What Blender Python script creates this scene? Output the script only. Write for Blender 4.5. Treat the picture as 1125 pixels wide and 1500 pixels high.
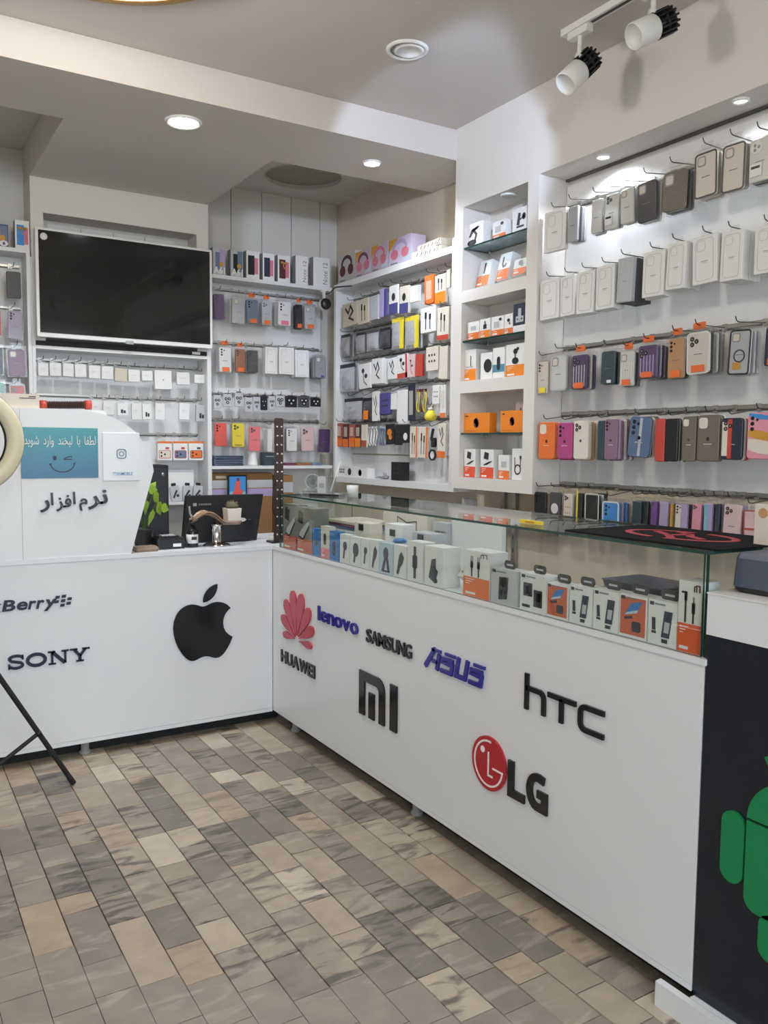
import bpy, math, random
from mathutils import Matrix, Vector
random.seed(7)
PI = math.pi
for o in list(bpy.data.objects):
    bpy.data.objects.remove(o)
SC = bpy.context.scene
COL = SC.collection

# ------------------------------------------------------------------ camera
cam = bpy.data.cameras.new('camera')
cam.sensor_fit = 'HORIZONTAL'
cam.sensor_width = 36.0
cam.lens = 1221.5 / 1125 * 36.0
cam.clip_start = 0.05
cam_ob = bpy.data.objects.new('camera', cam)
COL.objects.link(cam_ob)
yaw, pitch, roll = 0.548894, 0.0800556, -0.00939062
fw = Vector((math.sin(yaw) * math.cos(pitch), math.cos(yaw) * math.cos(pitch), -math.sin(pitch)))
r0 = Vector((math.cos(yaw), -math.sin(yaw), 0))
d0 = fw.cross(r0)
rt = r0 * math.cos(roll) + d0 * math.sin(roll)
dn = d0 * math.cos(roll) - r0 * math.sin(roll)
m = Matrix((rt, -dn, -fw)).transposed().to_4x4()
m.translation = Vector((0, 0, 1.3))
cam_ob.matrix_world = m
SC.camera = cam_ob

# ------------------------------------------------------------------ world, light, exposure
SC.view_settings.view_transform = 'Standard'
SC.view_settings.look = 'None'
SC.view_settings.gamma = 1.0
SC.view_settings.use_curve_mapping = False
SC.view_settings.exposure = 0.33
SC.cycles.use_denoising = True
SC.cycles.max_bounces = 8
SC.cycles.diffuse_bounces = 5
SC.cycles.transparent_max_bounces = 24
SC.cycles.caustics_reflective = False
SC.cycles.caustics_refractive = False
SC.cycles.sample_clamp_indirect = 6.0
w = bpy.data.worlds.new('daylight')
SC.world = w
w.use_nodes = True
nt = w.node_tree
bg = nt.nodes['Background']
bg.inputs[0].default_value = (0.79, 0.90, 1.0, 1)
bg.inputs[1].default_value = 3.7

def lamp(name, kind, loc, aim, power, color=(1, 1, 1), size=0.1, cone=None, blend=0.3):
    l = bpy.data.lights.new(name, kind)
    l.energy = power
    l.color = color
    if kind == 'AREA':
        l.shape = 'DISK'
        l.size = size
    else:
        l.shadow_soft_size = size
    if kind == 'SPOT':
        l.spot_size = cone
        l.spot_blend = blend
    o = bpy.data.objects.new(name, l)
    COL.objects.link(o)
    o.location = loc
    o.rotation_euler = (Vector(aim) - Vector(loc)).to_track_quat('-Z', 'Y').to_euler()
    return o

# daylight enters through the open shop front behind the camera
por = bpy.data.lights.new('shop_front_portal', 'AREA')
por.shape = 'RECTANGLE'
por.size, por.size_y = 4.2, 2.6
por.cycles.is_portal = True
po = bpy.data.objects.new('shop_front_portal', por)
COL.objects.link(po)
po.location = (0.3, -1.75, 1.32)
po.rotation_euler = (PI / 2, 0, 0)

COOL = (0.86, 0.92, 1.0)
NEUT = (1.0, 0.97, 0.93)
WARM = (1.0, 0.86, 0.68)
lamp('downlight_lamp', 'SPOT', (1.105, 3.375, 2.575), (1.105, 3.375, 0), 62, COOL, 0.06, 2.5, 0.6)
lamp('downlight_lamp', 'SPOT', (1.986, 3.381, 2.575), (1.986, 3.381, 0), 36, COOL, 0.04, 2.5, 0.6)
lamp('recess_lamp', 'SPOT', (2.346, 2.301, 2.366), (2.37, 2.301, 0), 9, COOL, 0.02, 2.6, 0.5)
lamp('recess_lamp', 'SPOT', (2.33, 1.714, 2.366), (2.36, 1.714, 0), 1.5, COOL, 0.02, 2.6, 0.5)
lamp('ceiling_lamp_light', 'POINT', (0.54, 2.36, 2.54), (0.54, 2.36, 0), 17, NEUT, 0.10)
lamp('ceiling_lamp_light', 'POINT', (0.3, -0.3, 2.54), (0.3, -0.3, 0), 22, NEUT, 0.10)  # added fill lamp behind the camera, its source is not in view
HEADS = (((2.07, 2.153, 2.562), (1.37, 2.253, 1.862), 8, WARM, 1.2, 0.6), ((2.07, 1.842, 2.575), (1.22, 2.042, 2.093), 8, WARM, 1.2, 0.6),
         ((1.35, 1.35, 2.44), (2.15, 3.13, 2.44), 64, (0.62, 0.74, 1.0), 0.58, 0.2))
for hp, ha, pw_, hc_, cone_, bl_ in HEADS:
    d_ = (Vector(ha) - Vector(hp)).normalized()
    lamp('track_lamp', 'SPOT', Vector(hp) + d_ * 0.085, ha, pw_, hc_, 0.03, cone_, bl_)

# ------------------------------------------------------------------ materials
def lin(c):
    return c / 12.92 if c <= 0.04045 else ((c + 0.055) / 1.055) ** 2.4
def rgb(r, g, b):
    return (lin(r / 255), lin(g / 255), lin(b / 255), 1)
PAL = dict(
    white=(232, 231, 229), paper=(226, 225, 222), silver=(186, 188, 192), clear=(196, 196, 192), cream=(222, 214, 200),
    dkgrey=(74, 73, 77), olive=(112, 105, 92), teal=(48, 66, 74), purple=(92, 66, 104), dkpurple=(78, 56, 96),
    lilac=(176, 160, 200), tan=(196, 150, 104), navy=(36, 42, 62), black=(26, 26, 29), orange=(232, 118, 52),
    magenta=(176, 72, 128), pink=(226, 150, 170), mauve=(134, 104, 124), blue=(86, 108, 140), maroon=(84, 34, 40),
    red=(196, 70, 58), terra=(164, 84, 58), skyblue=(64, 142, 214), violet=(112, 72, 140), mustard=(206, 152, 52),
    cyan=(120, 186, 206), palepink=(226, 194, 196), yellow=(238, 214, 60), greybox=(190, 186, 184), pinkbox=(196, 176, 190),
    lilbox=(204, 192, 216), plum=(110, 52, 84), rose=(214, 120, 138), beige=(206, 196, 176), indigo=(78, 74, 138),
    amber=(236, 136, 34), bagg=(150, 148, 148), slate=(108, 124, 150), brown=(150, 98, 66), grey=(150, 150, 154),
    coral=(228, 92, 84), salmon=(240, 124, 128), lilgrey=(160, 152, 170), mint=(120, 178, 164), skydull=(84, 140, 166),
    red2=(224, 84, 52), gunmetal=(132, 132, 126), rust=(204, 98, 62), rust2=(226, 96, 48), azure=(46, 120, 190), salmon2=(230, 150, 130),
    skypale=(188, 206, 216), lightgrey=(196, 196, 198), gold=(190, 150, 70), ink=(44, 44, 48), midgrey=(120, 120, 122),
    lens=(24, 24, 28), stk=(232, 110, 50))
MATS = {}
def noise_bump(nt, bs, scale, strength, dist=0.002, coord='Object'):
    tc = nt.nodes.new('ShaderNodeTexCoord')
    n = nt.nodes.new('ShaderNodeTexNoise')
    n.inputs['Scale'].default_value = scale
    n.inputs['Detail'].default_value = 3
    b = nt.nodes.new('ShaderNodeBump')
    b.inputs['Strength'].default_value = strength
    b.inputs['Distance'].default_value = dist
    nt.links.new(tc.outputs[coord], n.inputs['Vector'])
    nt.links.new(n.outputs[0], b.inputs['Height'])
    nt.links.new(b.outputs[0], bs.inputs['Normal'])
    return n
def mat(name, color=(200, 200, 200), rough=0.5, metal=0.0, spec=0.5, bump=None, vary=0.0, emit=None, estr=1.0, coat=0.0):
    if name in MATS:
        return MATS[name]
    M = bpy.data.materials.new(name)
    M.use_nodes = True
    t = M.node_tree
    b = t.nodes['Principled BSDF']
    c = rgb(*color)
    b.inputs['Base Color'].default_value = c
    b.inputs['Roughness'].default_value = rough
    b.inputs['Metallic'].default_value = metal
    b.inputs['Specular IOR Level'].default_value = spec
    b.inputs['Coat Weight'].default_value = coat
    n = None
    if bump:
        n = noise_bump(t, b, bump[0], bump[1])
    if vary:
        tc = t.nodes.new('ShaderNodeTexCoord')
        n2 = t.nodes.new('ShaderNodeTexNoise')
        n2.inputs['Scale'].default_value = 3.0
        n2.inputs['Detail'].default_value = 5
        hs = t.nodes.new('ShaderNodeHueSaturation')
        mr = t.nodes.new('ShaderNodeMapRange')
        mr.inputs['To Min'].default_value = 1 - vary
        mr.inputs['To Max'].default_value = 1 + vary
        hs.inputs['Color'].default_value = c
        t.links.new(tc.outputs['Object'], n2.inputs['Vector'])
        t.links.new(n2.outputs[0], mr.inputs['Value'])
        t.links.new(mr.outputs[0], hs.inputs['Value'])
        t.links.new(hs.outputs[0], b.inputs['Base Color'])
    if emit:
        b.inputs['Emission Color'].default_value = rgb(*emit)
        b.inputs['Emission Strength'].default_value = estr
    MATS[name] = M
    return M
def glass(name, tint, spec_rough=0.02, fac=1.0, base=0.0):
    """thin clear sheet: tinted see-through with a fresnel reflection"""
    if name in MATS:
        return MATS[name]
    M = bpy.data.materials.new(name)
    M.use_nodes = True
    t = M.node_tree
    t.nodes.clear()
    out = t.nodes.new('ShaderNodeOutputMaterial')
    mx = t.nodes.new('ShaderNodeMixShader')
    tr = t.nodes.new('ShaderNodeBsdfTransparent')
    tr.inputs[0].default_value = tint
    gl = t.nodes.new('ShaderNodeBsdfGlossy')
    gl.inputs['Roughness'].default_value = spec_rough
    lw = t.nodes.new('ShaderNodeLayerWeight')
    lw.inputs[0].default_value = 0.5
    pw = t.nodes.new('ShaderNodeMath')
    pw.operation = 'POWER'
    pw.inputs[1].default_value = 5.0
    ma = t.nodes.new('ShaderNodeMath')
    ma.operation = 'MULTIPLY_ADD'
    ma.inputs[1].default_value = 0.9 * fac
    ma.inputs[2].default_value = 0.035 * fac + base
    ma.use_clamp = True
    t.links.new(lw.outputs['Facing'], pw.inputs[0])
    t.links.new(pw.outputs[0], ma.inputs[0])
    t.links.new(ma.outputs[0], mx.inputs[0])
    t.links.new(tr.outputs[0], mx.inputs[1])
    t.links.new(gl.outputs[0], mx.inputs[2])
    t.links.new(mx.outputs[0], out.inputs[0])
    MATS[name] = M
    return M
def C(key):            # satin printed or moulded colour
    return mat('satin_' + key, PAL[key], 0.42)
def P(key):            # printed card
    return mat('card_' + key, PAL[key], 0.6)
SLEEVE = glass('clear_sleeve', (0.97, 0.97, 0.97, 1), 0.12, 1.0, 0.02)
CLEARCASE = mat('clear_case', (216, 216, 212), 0.25)
GLASS = glass('counter_glass', (0.965, 0.985, 0.975, 1), 0.0, 0.9, 0.0)
SHELFGLASS = glass('shelf_glass', (0.72, 0.86, 0.90, 1), 0.02, 1.0, 0.03)
CRYSTAL = glass('crystal', (0.86, 0.90, 0.90, 1), 0.03, 1.0, 0.12)
GEDGE = mat('glass_edge', (34, 66, 58), 0.15)
WALL = mat('wall_paint', (224, 219, 214), 0.7, bump=(60, 0.04), vary=0.02)
CEIL = mat('ceiling_paint', (206, 200, 194), 0.8, bump=(40, 0.04), vary=0.02)
BACKW = mat('back_panel_paint', (214, 212, 206), 0.55, vary=0.02)
BEIGE = mat('beige_paint', (214, 202, 182), 0.6, vary=0.03)
LAM = mat('white_laminate', (226, 228, 231), 0.30, bump=(25, 0.015))
LAM2 = mat('white_melamine', (226, 226, 226), 0.4)
DARKGAP = mat('gap_shade', (20, 22, 24), 0.8)  # near-black colour that paints the shade under the counters
ALU = mat('aluminium', (176, 174, 170), 0.35, 1.0)
CHROME = mat('chrome', (214, 214, 214), 0.12, 1.0)
STEEL = mat('hook_steel', (110, 108, 106), 0.3, 1.0)
BLACKP = mat('black_plastic', (22, 23, 26), 0.35)
BLACKM = mat('black_matte', (24, 24, 27), 0.65)
ACRBLK = mat('black_acrylic', (20, 22, 26), 0.14)
ACRRED = mat('red_acrylic', (178, 34, 46), 0.16)
ACRROSE = mat('rose_red_acrylic', (186, 62, 78), 0.2)
ACRBLUE = mat('blue_acrylic', (44, 40, 140), 0.2)
ACRGRN = mat('green_acrylic', (16, 128, 74), 0.25)
PLASTW = mat('white_plastic', (232, 231, 228), 0.35)

# ------------------------------------------------------------------ mesh building
class MB:
    def __init__(s):
        s.v = []; s.f = []; s.m = []; s.mats = []; s.sm = []
    def mi(s, M):
        if M not in s.mats:
            s.mats.append(M)
        return s.mats.index(M)
    def add(s, vs, fs, M, smooth=False):
        b = len(s.v); k = s.mi(M)
        s.v += [tuple(v) for v in vs]
        for f in fs:
            s.f.append([b + i for i in f]); s.m.append(k); s.sm.append(smooth)
        return s
    def box(s, x0, x1, y0, y1, z0, z1, M):
        vs = [(x0, y0, z0), (x1, y0, z0), (x1, y1, z0), (x0, y1, z0), (x0, y0, z1), (x1, y0, z1), (x1, y1, z1), (x0, y1, z1)]
        return s.add(vs, [(0, 3, 2, 1), (4, 5, 6, 7), (0, 1, 5, 4), (1, 2, 6, 5), (2, 3, 7, 6), (3, 0, 4, 7)], M)
    def prism(s, poly, y0, y1, M, back=False):
        """poly in (x,z), front at y0 (towards -y), back at y1"""
        a = sum(poly[i][0] * poly[(i + 1) % len(poly)][1] - poly[(i + 1) % len(poly)][0] * poly[i][1] for i in range(len(poly)))
        if a < 0:
            poly = poly[::-1]
        n = len(poly)
        vs = [(x, y0, z) for x, z in poly] + [(x, y1, z) for x, z in poly]
        fs = [tuple(range(n))]
        fs += [((i + 1) % n, i, n + i, n + (i + 1) % n) for i in range(n)]
        if back:
            fs.append(tuple(range(2 * n - 1, n - 1, -1)))
        return s.add(vs, fs, M)
    def rect(s, x0, x1, z0, z1, y0, y1, M):
        return s.prism([(x0, z0), (x1, z0), (x1, z1), (x0, z1)], y0, y1, M)
    def slab(s, w, h, d, r, M, cx=0, zb=0, y1=0, ch=0.0015, seg=4, Mside=None):
        """rounded upright slab, front chamfered; back at y1, front at y1-d"""
        def ring(ins, y):
            return [(x, y, z) for x, z in rrect(cx - w / 2 + ins, cx + w / 2 - ins, zb + ins, zb + h - ins, max(r - ins, 0.0005), seg)]
        rs = [ring(0, y1), ring(0, y1 - d + ch), ring(ch, y1 - d)]
        n = len(rs[0])
        vs = rs[0] + rs[1] + rs[2]
        fs = [tuple(range(2 * n, 3 * n))]
        side = []
        for k in (0, 1):
            side += [(k * n + (i + 1) % n, k * n + i, (k + 1) * n + i, (k + 1) * n + (i + 1) % n) for i in range(n)]
        back = [tuple(range(n - 1, -1, -1))]
        if Mside:
            s.add(vs, fs, M); s.add(vs, side + back, Mside)
        else:
            s.add(vs, fs + side + back, M)
        return s
    def tube(s, pts, r, M, n=8, caps=True, rads=None):
        pts = [Vector(p) for p in pts]
        vs = []; fs = []
        up = Vector((0, 0, 1))
        prev = None
        for i, p in enumerate(pts):
            t = (pts[min(i + 1, len(pts) - 1)] - pts[max(i - 1, 0)]).normalized()
            if prev is None:
                a = t.cross(up)
                if a.length < 1e-4:
                    a = t.cross(Vector((1, 0, 0)))
            else:
                a = prev - t * prev.dot(t)
                if a.length < 1e-5:
                    a = t.cross(up)
            a.normalize(); prev = a
            b = t.cross(a)
            rr = rads[i] if rads else r
            for k in range(n):
                q = 2 * PI * k / n
                vs.append(p + a * (rr * math.cos(q)) + b * (rr * math.sin(q)))
        for i in range(len(pts) - 1):
            for k in range(n):
                fs.append((i * n + k, i * n + (k + 1) % n, (i + 1) * n + (k + 1) % n, (i + 1) * n + k))
        s.add(vs, fs, M, True)
        if caps:
            e = (len(pts) - 1) * n
            s.add(vs, [tuple(range(n - 1, -1, -1)), tuple(range(e, e + n))], M)
        return s
    def lathe(s, prof, M, n=24, c=(0, 0, 0), axis='z', smooth=True, caps=True):
        """prof: (radius, height) pairs"""
        vs = []; fs = []
        for r, h in prof:
            for k in range(n):
                q = 2 * PI * k / n
                x, y = r * math.cos(q), r * math.sin(q)
                if axis == 'z':
                    vs.append((c[0] + x, c[1] + y, c[2] + h))
                elif axis == 'y':
                    vs.append((c[0] + x, c[1] + h, c[2] - y))
                else:
                    vs.append((c[0] + h, c[1] + x, c[2] + y))
        for i in range(len(prof) - 1):
            for k in range(n):
                fs.append((i * n + k, i * n + (k + 1) % n, (i + 1) * n + (k + 1) % n, (i + 1) * n + k))
        e = (len(prof) - 1) * n
        if caps and prof[0][0] > 1e-6:
            fs.append(tuple(range(n - 1, -1, -1)))
        if caps and prof[-1][0] > 1e-6:
            fs.append(tuple(range(e, e + n)))
        return s.add(vs, fs, M, smooth)
    def stroke(s, pts, wd, y0, y1, M, closed=False):
        """flat ribbon of width wd along pts in (x,z), mitred"""
        pts = [p for i, p in enumerate(pts) if i == 0 or math.hypot(p[0] - pts[i - 1][0], p[1] - pts[i - 1][1]) > 1e-5]
        n = len(pts)
        L = []; R = []
        for i, p in enumerate(pts):
            a = pts[i - 1] if (i > 0 or closed) else None
            b = pts[(i + 1) % n] if (i < n - 1 or closed) else None
            def nrm(p, q):
                dx, dz = q[0] - p[0], q[1] - p[1]; l = math.hypot(dx, dz) or 1e-9
                return (-dz / l, dx / l)
            if a is None: nn = nrm(p, b); k = 1
            elif b is None: nn = nrm(a, p); k = 1
            else:
                n1, n2 = nrm(a, p), nrm(p, b)
                sx, sz = n1[0] + n2[0], n1[1] + n2[1]; l = math.hypot(sx, sz) or 1e-9
                nn = (sx / l, sz / l)
                k = 1 / max(0.45, nn[0] * n1[0] + nn[1] * n1[1])
            L.append((p[0] + nn[0] * wd / 2 * k, p[1] + nn[1] * wd / 2 * k))
            R.append((p[0] - nn[0] * wd / 2 * k, p[1] - nn[1] * wd / 2 * k))
        q = range(n) if closed else range(n - 1)
        for i in q:
            j = (i + 1) % n
            vs = [(*R[i], 0), (*R[j], 0), (*L[j], 0), (*L[i], 0)]
            p4 = [(v[0], y0, v[1]) for v in vs] + [(v[0], y1, v[1]) for v in vs]
            fs = [(0, 1, 2, 3), (1, 0, 4, 5), (3, 2, 6, 7)]
            if not closed and i == 0: fs.append((0, 3, 7, 4))
            if not closed and i == n - 2: fs.append((2, 1, 5, 6))
            s.add(p4, fs, M)
        return s
    def text(s, body, x0, x1, z0, z1, y0, y1, M, bold=0.0, rot=False, keep=False, align='l'):
        """lettering fitted to a rectangle"""
        V, Fc = text2d(body, bold)
        ax0 = min(v[0] for v in V); ax1 = max(v[0] for v in V); az0 = min(v[1] for v in V); az1 = max(v[1] for v in V)
        if rot:
            V = [(-v[1], v[0]) for v in V]
            ax0, ax1, az0, az1 = -az1, -az0, ax0, ax1
        sx = (x1 - x0) / (ax1 - ax0); sz = (z1 - z0) / (az1 - az0)
        if keep:
            sx = sz = min(sx, sz)
        pts = [(x0 + (v[0] - ax0) * sx, z0 + (v[1] - az0) * sz) for v in V]
        n = len(pts)
        s.add([(x, y0, z) for x, z in pts], Fc, M)
        if y1 - y0 > 0.001:
            ed = {}
            for f in Fc:
                for i in range(len(f)):
                    a, b = f[i], f[(i + 1) % len(f)]
                    ed[(a, b)] = 1
            bd = [(a, b) for (a, b) in ed if (b, a) not in ed]
            vs = [(x, y0, z) for x, z in pts] + [(x, y1, z) for x, z in pts]
            s.add(vs, [(b, a, n + a, n + b) for a, b in bd], M)
        return s
    def mesh(s, name):
        me = bpy.data.meshes.new(name)
        me.from_pydata(s.v, [], s.f)
        for M in s.mats:
            me.materials.append(M)
        me.polygons.foreach_set('material_index', s.m)
        me.polygons.foreach_set('use_smooth', s.sm)
        me.update()
        return me
    def obj(s, name, parent=None, loc=(0, 0, 0), rot=(0, 0, 0)):
        return put(name, s.mesh(name), parent, loc, rot)
def put(name, me, parent=None, loc=(0, 0, 0), rot=(0, 0, 0)):
    o = bpy.data.objects.new(name, me)
    COL.objects.link(o)
    o.location = loc
    o.rotation_euler = rot
    if parent:
        o.parent = parent
    return o
TX = {}
def text2d(body, bold=0.0):
    k = (body, bold)
    if k not in TX:
        c = bpy.data.curves.new('lettering', 'FONT')
        c.body = body; c.size = 1.0; c.offset = bold; c.resolution_u = 3; c.fill_mode = 'FRONT'
        o = bpy.data.objects.new('lettering', c)
        COL.objects.link(o)
        bpy.context.view_layer.update()
        me = bpy.data.meshes.new_from_object(o.evaluated_get(bpy.context.evaluated_depsgraph_get()))
        V = [(v.co.x, v.co.y) for v in me.vertices]
        # weld
        idx = {}; mp = []; W = []
        for v in V:
            q = (round(v[0], 5), round(v[1], 5))
            if q not in idx:
                idx[q] = len(W); W.append(v)
            mp.append(idx[q])
        Fc = []
        for p in me.polygons:
            f = []
            for i in p.vertices:
                if not f or f[-1] != mp[i]:
                    f.append(mp[i])
            if len(f) > 2 and f[0] == f[-1]: f = f[:-1]
            if len(set(f)) < 3: continue
            ar = sum(W[f[i]][0] * W[f[(i + 1) % len(f)]][1] - W[f[(i + 1) % len(f)]][0] * W[f[i]][1] for i in range(len(f)))
            Fc.append(f if ar > 0 else f[::-1])
        bpy.data.objects.remove(o); bpy.data.curves.remove(c); bpy.data.meshes.remove(me)
        TX[k] = (W, Fc)
    return TX[k]
def rrect(x0, x1, z0, z1, r, seg=4):
    r = min(r, (x1 - x0) / 2, (z1 - z0) / 2)
    out = []
    for cx, cz, a in ((x1 - r, z0 + r, -90), (x1 - r, z1 - r, 0), (x0 + r, z1 - r, 90), (x0 + r, z0 + r, 180)):
        for k in range(seg + 1):
            q = math.radians(a + 90 * k / seg)
            out.append((cx + r * math.cos(q), cz + r * math.sin(q)))
    return out
def ell(cx, cz, rx, rz, n=18, a0=0, a1=360):
    m_ = n if a1 - a0 >= 360 else n + 1
    return [(cx + rx * math.cos(math.radians(a0 + (a1 - a0) * k / n)), cz + rz * math.sin(math.radians(a0 + (a1 - a0) * k / n))) for k in range(m_)]
def thing(name, label, cat, loc=(0, 0, 0), rotz=0.0, group=None):
    o = bpy.data.objects.new(name, None)
    COL.objects.link(o)
    o.empty_display_size = 0.05
    o.location = loc
    o.rotation_euler = (0, 0, rotz)
    return tag(o, label, cat, group)
USED = {}
def tag(o, label, cat, group=None):
    o['label'] = label; o['category'] = cat
    if group: o['group'] = group
    USED[label] = USED.get(label, 0) + 1
    return o
def struct(o):
    o['kind'] = 'structure'
    return o
def bx(name, x0, x1, y0, y1, z0, z1, M, parent=None):
    """box whose origin sits at its own base centre"""
    cx, cy = (x0 + x1) / 2, (y0 + y1) / 2
    px, py, pz = parent.location if parent else (0, 0, 0)
    return MB().box(x0 - cx, x1 - cx, y0 - cy, y1 - cy, 0, z1 - z0, M).obj(name, parent, (cx - px, cy - py, z0 - pz))
ORD = 'first second third fourth fifth sixth seventh eighth ninth tenth eleventh twelfth thirteenth fourteenth'.split()

# ================================================================== THE SHOP SHELL
X0, Y0 = 1.548, 3.506          # right counter face, left counter face
XL, XR, YB, YF = -1.9, 2.48, 4.65, -1.7
ZS, ZC = 2.585, 2.72           # soffit, main ceiling

# floor: bedding slab and stone tiles laid in 10 cm courses
floor = struct(bx('floor', XL, XR, YF - 1.5, YB, -0.06, -0.006, mat('grout', (74, 67, 59), 0.9)))
def stone_material():
    M = bpy.data.materials.new('stone_tile')
    M.use_nodes = True
    t = M.node_tree; N = t.nodes; L = t.links
    b = N['Principled BSDF']
    oi = N.new('ShaderNodeObjectInfo'); tc = N.new('ShaderNodeTexCoord')
    off = N.new('ShaderNodeVectorMath'); off.operation = 'MULTIPLY_ADD'
    cmb = N.new('ShaderNodeCombineXYZ')
    m37 = N.new('ShaderNodeMath'); m37.operation = 'MULTIPLY'; m37.inputs[1].default_value = 37.0
    L.new(oi.outputs['Random'], m37.inputs[0])
    for k in range(3): L.new(m37.outputs[0], cmb.inputs[k])
    off.inputs[1].default_value = (1, 1, 1)
    L.new(tc.outputs['Object'], off.inputs[0]); L.new(cmb.outputs[0], off.inputs[2])
    base = N.new('ShaderNodeValToRGB'); base.color_ramp.interpolation = 'CONSTANT'
    cols = [(0, (170, 156, 137)), (.16, (144, 136, 123)), (.32, (182, 169, 148)), (.44, (134, 126, 116)), (.54, (159, 146, 129)), (.66, (125, 119, 111)), (.74, (170, 153, 131)), (.85, (151, 141, 127)), (.94, (193, 180, 161))]
    e = base.color_ramp.elements
    e[0].position, e[0].color = 0, rgb(*cols[0][1])
    e[1].position, e[1].color = cols[1][0], rgb(*cols[1][1])
    for p, c in cols[2:]:
        q = e.new(p); q.color = rgb(*c)
    L.new(oi.outputs['Random'], base.inputs[0])
    # soft clouding
    n1 = N.new('ShaderNodeTexNoise'); n1.inputs['Scale'].default_value = 14; n1.inputs['Detail'].default_value = 6
    L.new(off.outputs[0], n1.inputs['Vector'])
    mr = N.new('ShaderNodeMapRange'); mr.inputs['From Min'].default_value = .3; mr.inputs['From Max'].default_value = .7
    mr.inputs['To Min'].default_value = .86; mr.inputs['To Max'].default_value = 1.1
    L.new(n1.outputs[0], mr.inputs['Value'])
    mul = N.new('ShaderNodeMix'); mul.data_type = 'RGBA'; mul.blend_type = 'MULTIPLY'; mul.inputs[0].default_value = 1
    L.new(base.outputs[0], mul.inputs[6]); L.new(mr.outputs[0], mul.inputs[7])
    # dark veins, strong on some tiles only
    mp = N.new('ShaderNodeMapping'); mp.inputs['Scale'].default_value = (3.2, 10, 8)
    rc = N.new('ShaderNodeCombineXYZ'); L.new(m37.outputs[0], rc.inputs[2]); L.new(rc.outputs[0], mp.inputs['Rotation'])
    L.new(off.outputs[0], mp.inputs[0])
    n2 = N.new('ShaderNodeTexNoise'); n2.inputs['Scale'].default_value = 1.6; n2.inputs['Detail'].default_value = 7; n2.inputs['Distortion'].default_value = 1.4
    L.new(mp.outputs[0], n2.inputs['Vector'])
    vr = N.new('ShaderNodeMapRange'); vr.inputs['From Min'].default_value = .50; vr.inputs['From Max'].default_value = .62
    L.new(n2.outputs[0], vr.inputs['Value'])
    m2 = N.new('ShaderNodeMath'); m2.operation = 'MULTIPLY'; m2.inputs[1].default_value = 7.31
    fr = N.new('ShaderNodeMath'); fr.operation = 'FRACT'
    L.new(oi.outputs['Random'], m2.inputs[0]); L.new(m2.outputs[0], fr.inputs[0])
    gate = N.new('ShaderNodeMapRange'); gate.inputs['From Min'].default_value = .40; gate.inputs['From Max'].default_value = .75
    gate.inputs['To Min'].default_value = .04; gate.inputs['To Max'].default_value = .85
    L.new(fr.outputs[0], gate.inputs['Value'])
    am = N.new('ShaderNodeMath'); am.operation = 'MULTIPLY'
    L.new(vr.outputs[0], am.inputs[0]); L.new(gate.outputs[0], am.inputs[1])
    vn = N.new('ShaderNodeMix'); vn.data_type = 'RGBA'
    L.new(am.outputs[0], vn.inputs[0]); L.new(mul.outputs[2], vn.inputs[6]); vn.inputs[7].default_value = rgb(78, 75, 73)
    # pale veins
    n3 = N.new('ShaderNodeTexNoise'); n3.inputs['Scale'].default_value = 1.1; n3.inputs['Detail'].default_value = 6; n3.inputs['Distortion'].default_value = 2
    L.new(mp.outputs[0], n3.inputs['Vector'])
    pr = N.new('ShaderNodeMapRange'); pr.inputs['From Min'].default_value = .56; pr.inputs['From Max'].default_value = .66; pr.inputs['To Max'].default_value = .32
    L.new(n3.outputs[0], pr.inputs['Value'])
    pv = N.new('ShaderNodeMix'); pv.data_type = 'RGBA'
    L.new(pr.outputs[0], pv.inputs[0]); L.new(vn.outputs[2], pv.inputs[6]); pv.inputs[7].default_value = rgb(194, 184, 168)
    L.new(pv.outputs[2], b.inputs['Base Color'])
    rr = N.new('ShaderNodeMapRange'); rr.inputs['To Min'].default_value = .38; rr.inputs['To Max'].default_value = .62
    L.new(n1.outputs[0], rr.inputs['Value']); L.new(rr.outputs[0], b.inputs['Roughness'])
    bp = N.new('ShaderNodeBump'); bp.inputs['Strength'].default_value = .12; bp.inputs['Distance'].default_value = .002
    L.new(n2.outputs[0], bp.inputs['Height']); L.new(bp.outputs[0], b.inputs['Normal'])
    return M
STONE = stone_material()
TM = {}
def tile_mesh(l):
    if l not in TM:
        w2, l2, c = .0480, l / 2 - .0016, .0012
        b = MB()
        vs = [(-w2, -l2, -.008), (w2, -l2, -.008), (w2, l2, -.008), (-w2, l2, -.008), (-w2, -l2, -c), (w2, -l2, -c), (w2, l2, -c), (-w2, l2, -c),
              (-w2 + c, -l2 + c, 0), (w2 - c, -l2 + c, 0), (w2 - c, l2 - c, 0), (-w2 + c, l2 - c, 0)]
        fs = [(0, 1, 5, 4), (1, 2, 6, 5), (2, 3, 7, 6), (3, 0, 4, 7), (4, 5, 9, 8), (5, 6, 10, 9), (6, 7, 11, 10), (7, 4, 8, 11), (8, 9, 10, 11)]
        TM[l] = b.add(vs, fs, STONE).mesh('tile')
    return TM[l]
rest = MB()
rr_ = random.Random(11)
fl = floor.location
for k in range(-18, 25):
    xc = .45 + k * .0985
    if xc < XL + .05 or xc > XR - .05: continue
    y = YF - rr_.random() * .2
    while y < YB - .05:
        l = rr_.choice((.10, .12, .14, .15, .17, .18, .20, .22, .26, .30))
        l = min(l, YB - y)
        if l < .05: break
        yc = y + l / 2
        dz = rr_.uniform(-.0006, .0006)
        if 1.12 < y + l and yc < 3.62 and .1 < xc < 1.62 and (yc > 2.6 - 1.0 * xc):
            put('tile', tile_mesh(round(l, 3)), floor, (xc - fl[0], yc - fl[1], -fl[2] + dz))
        else:
            rest.box(xc - .0485 - fl[0], xc + .0485 - fl[0], y + .0012 - fl[1], y + l - .0012 - fl[1], -fl[2] - .01, -fl[2] + dz, STONE)
        y += l
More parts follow.
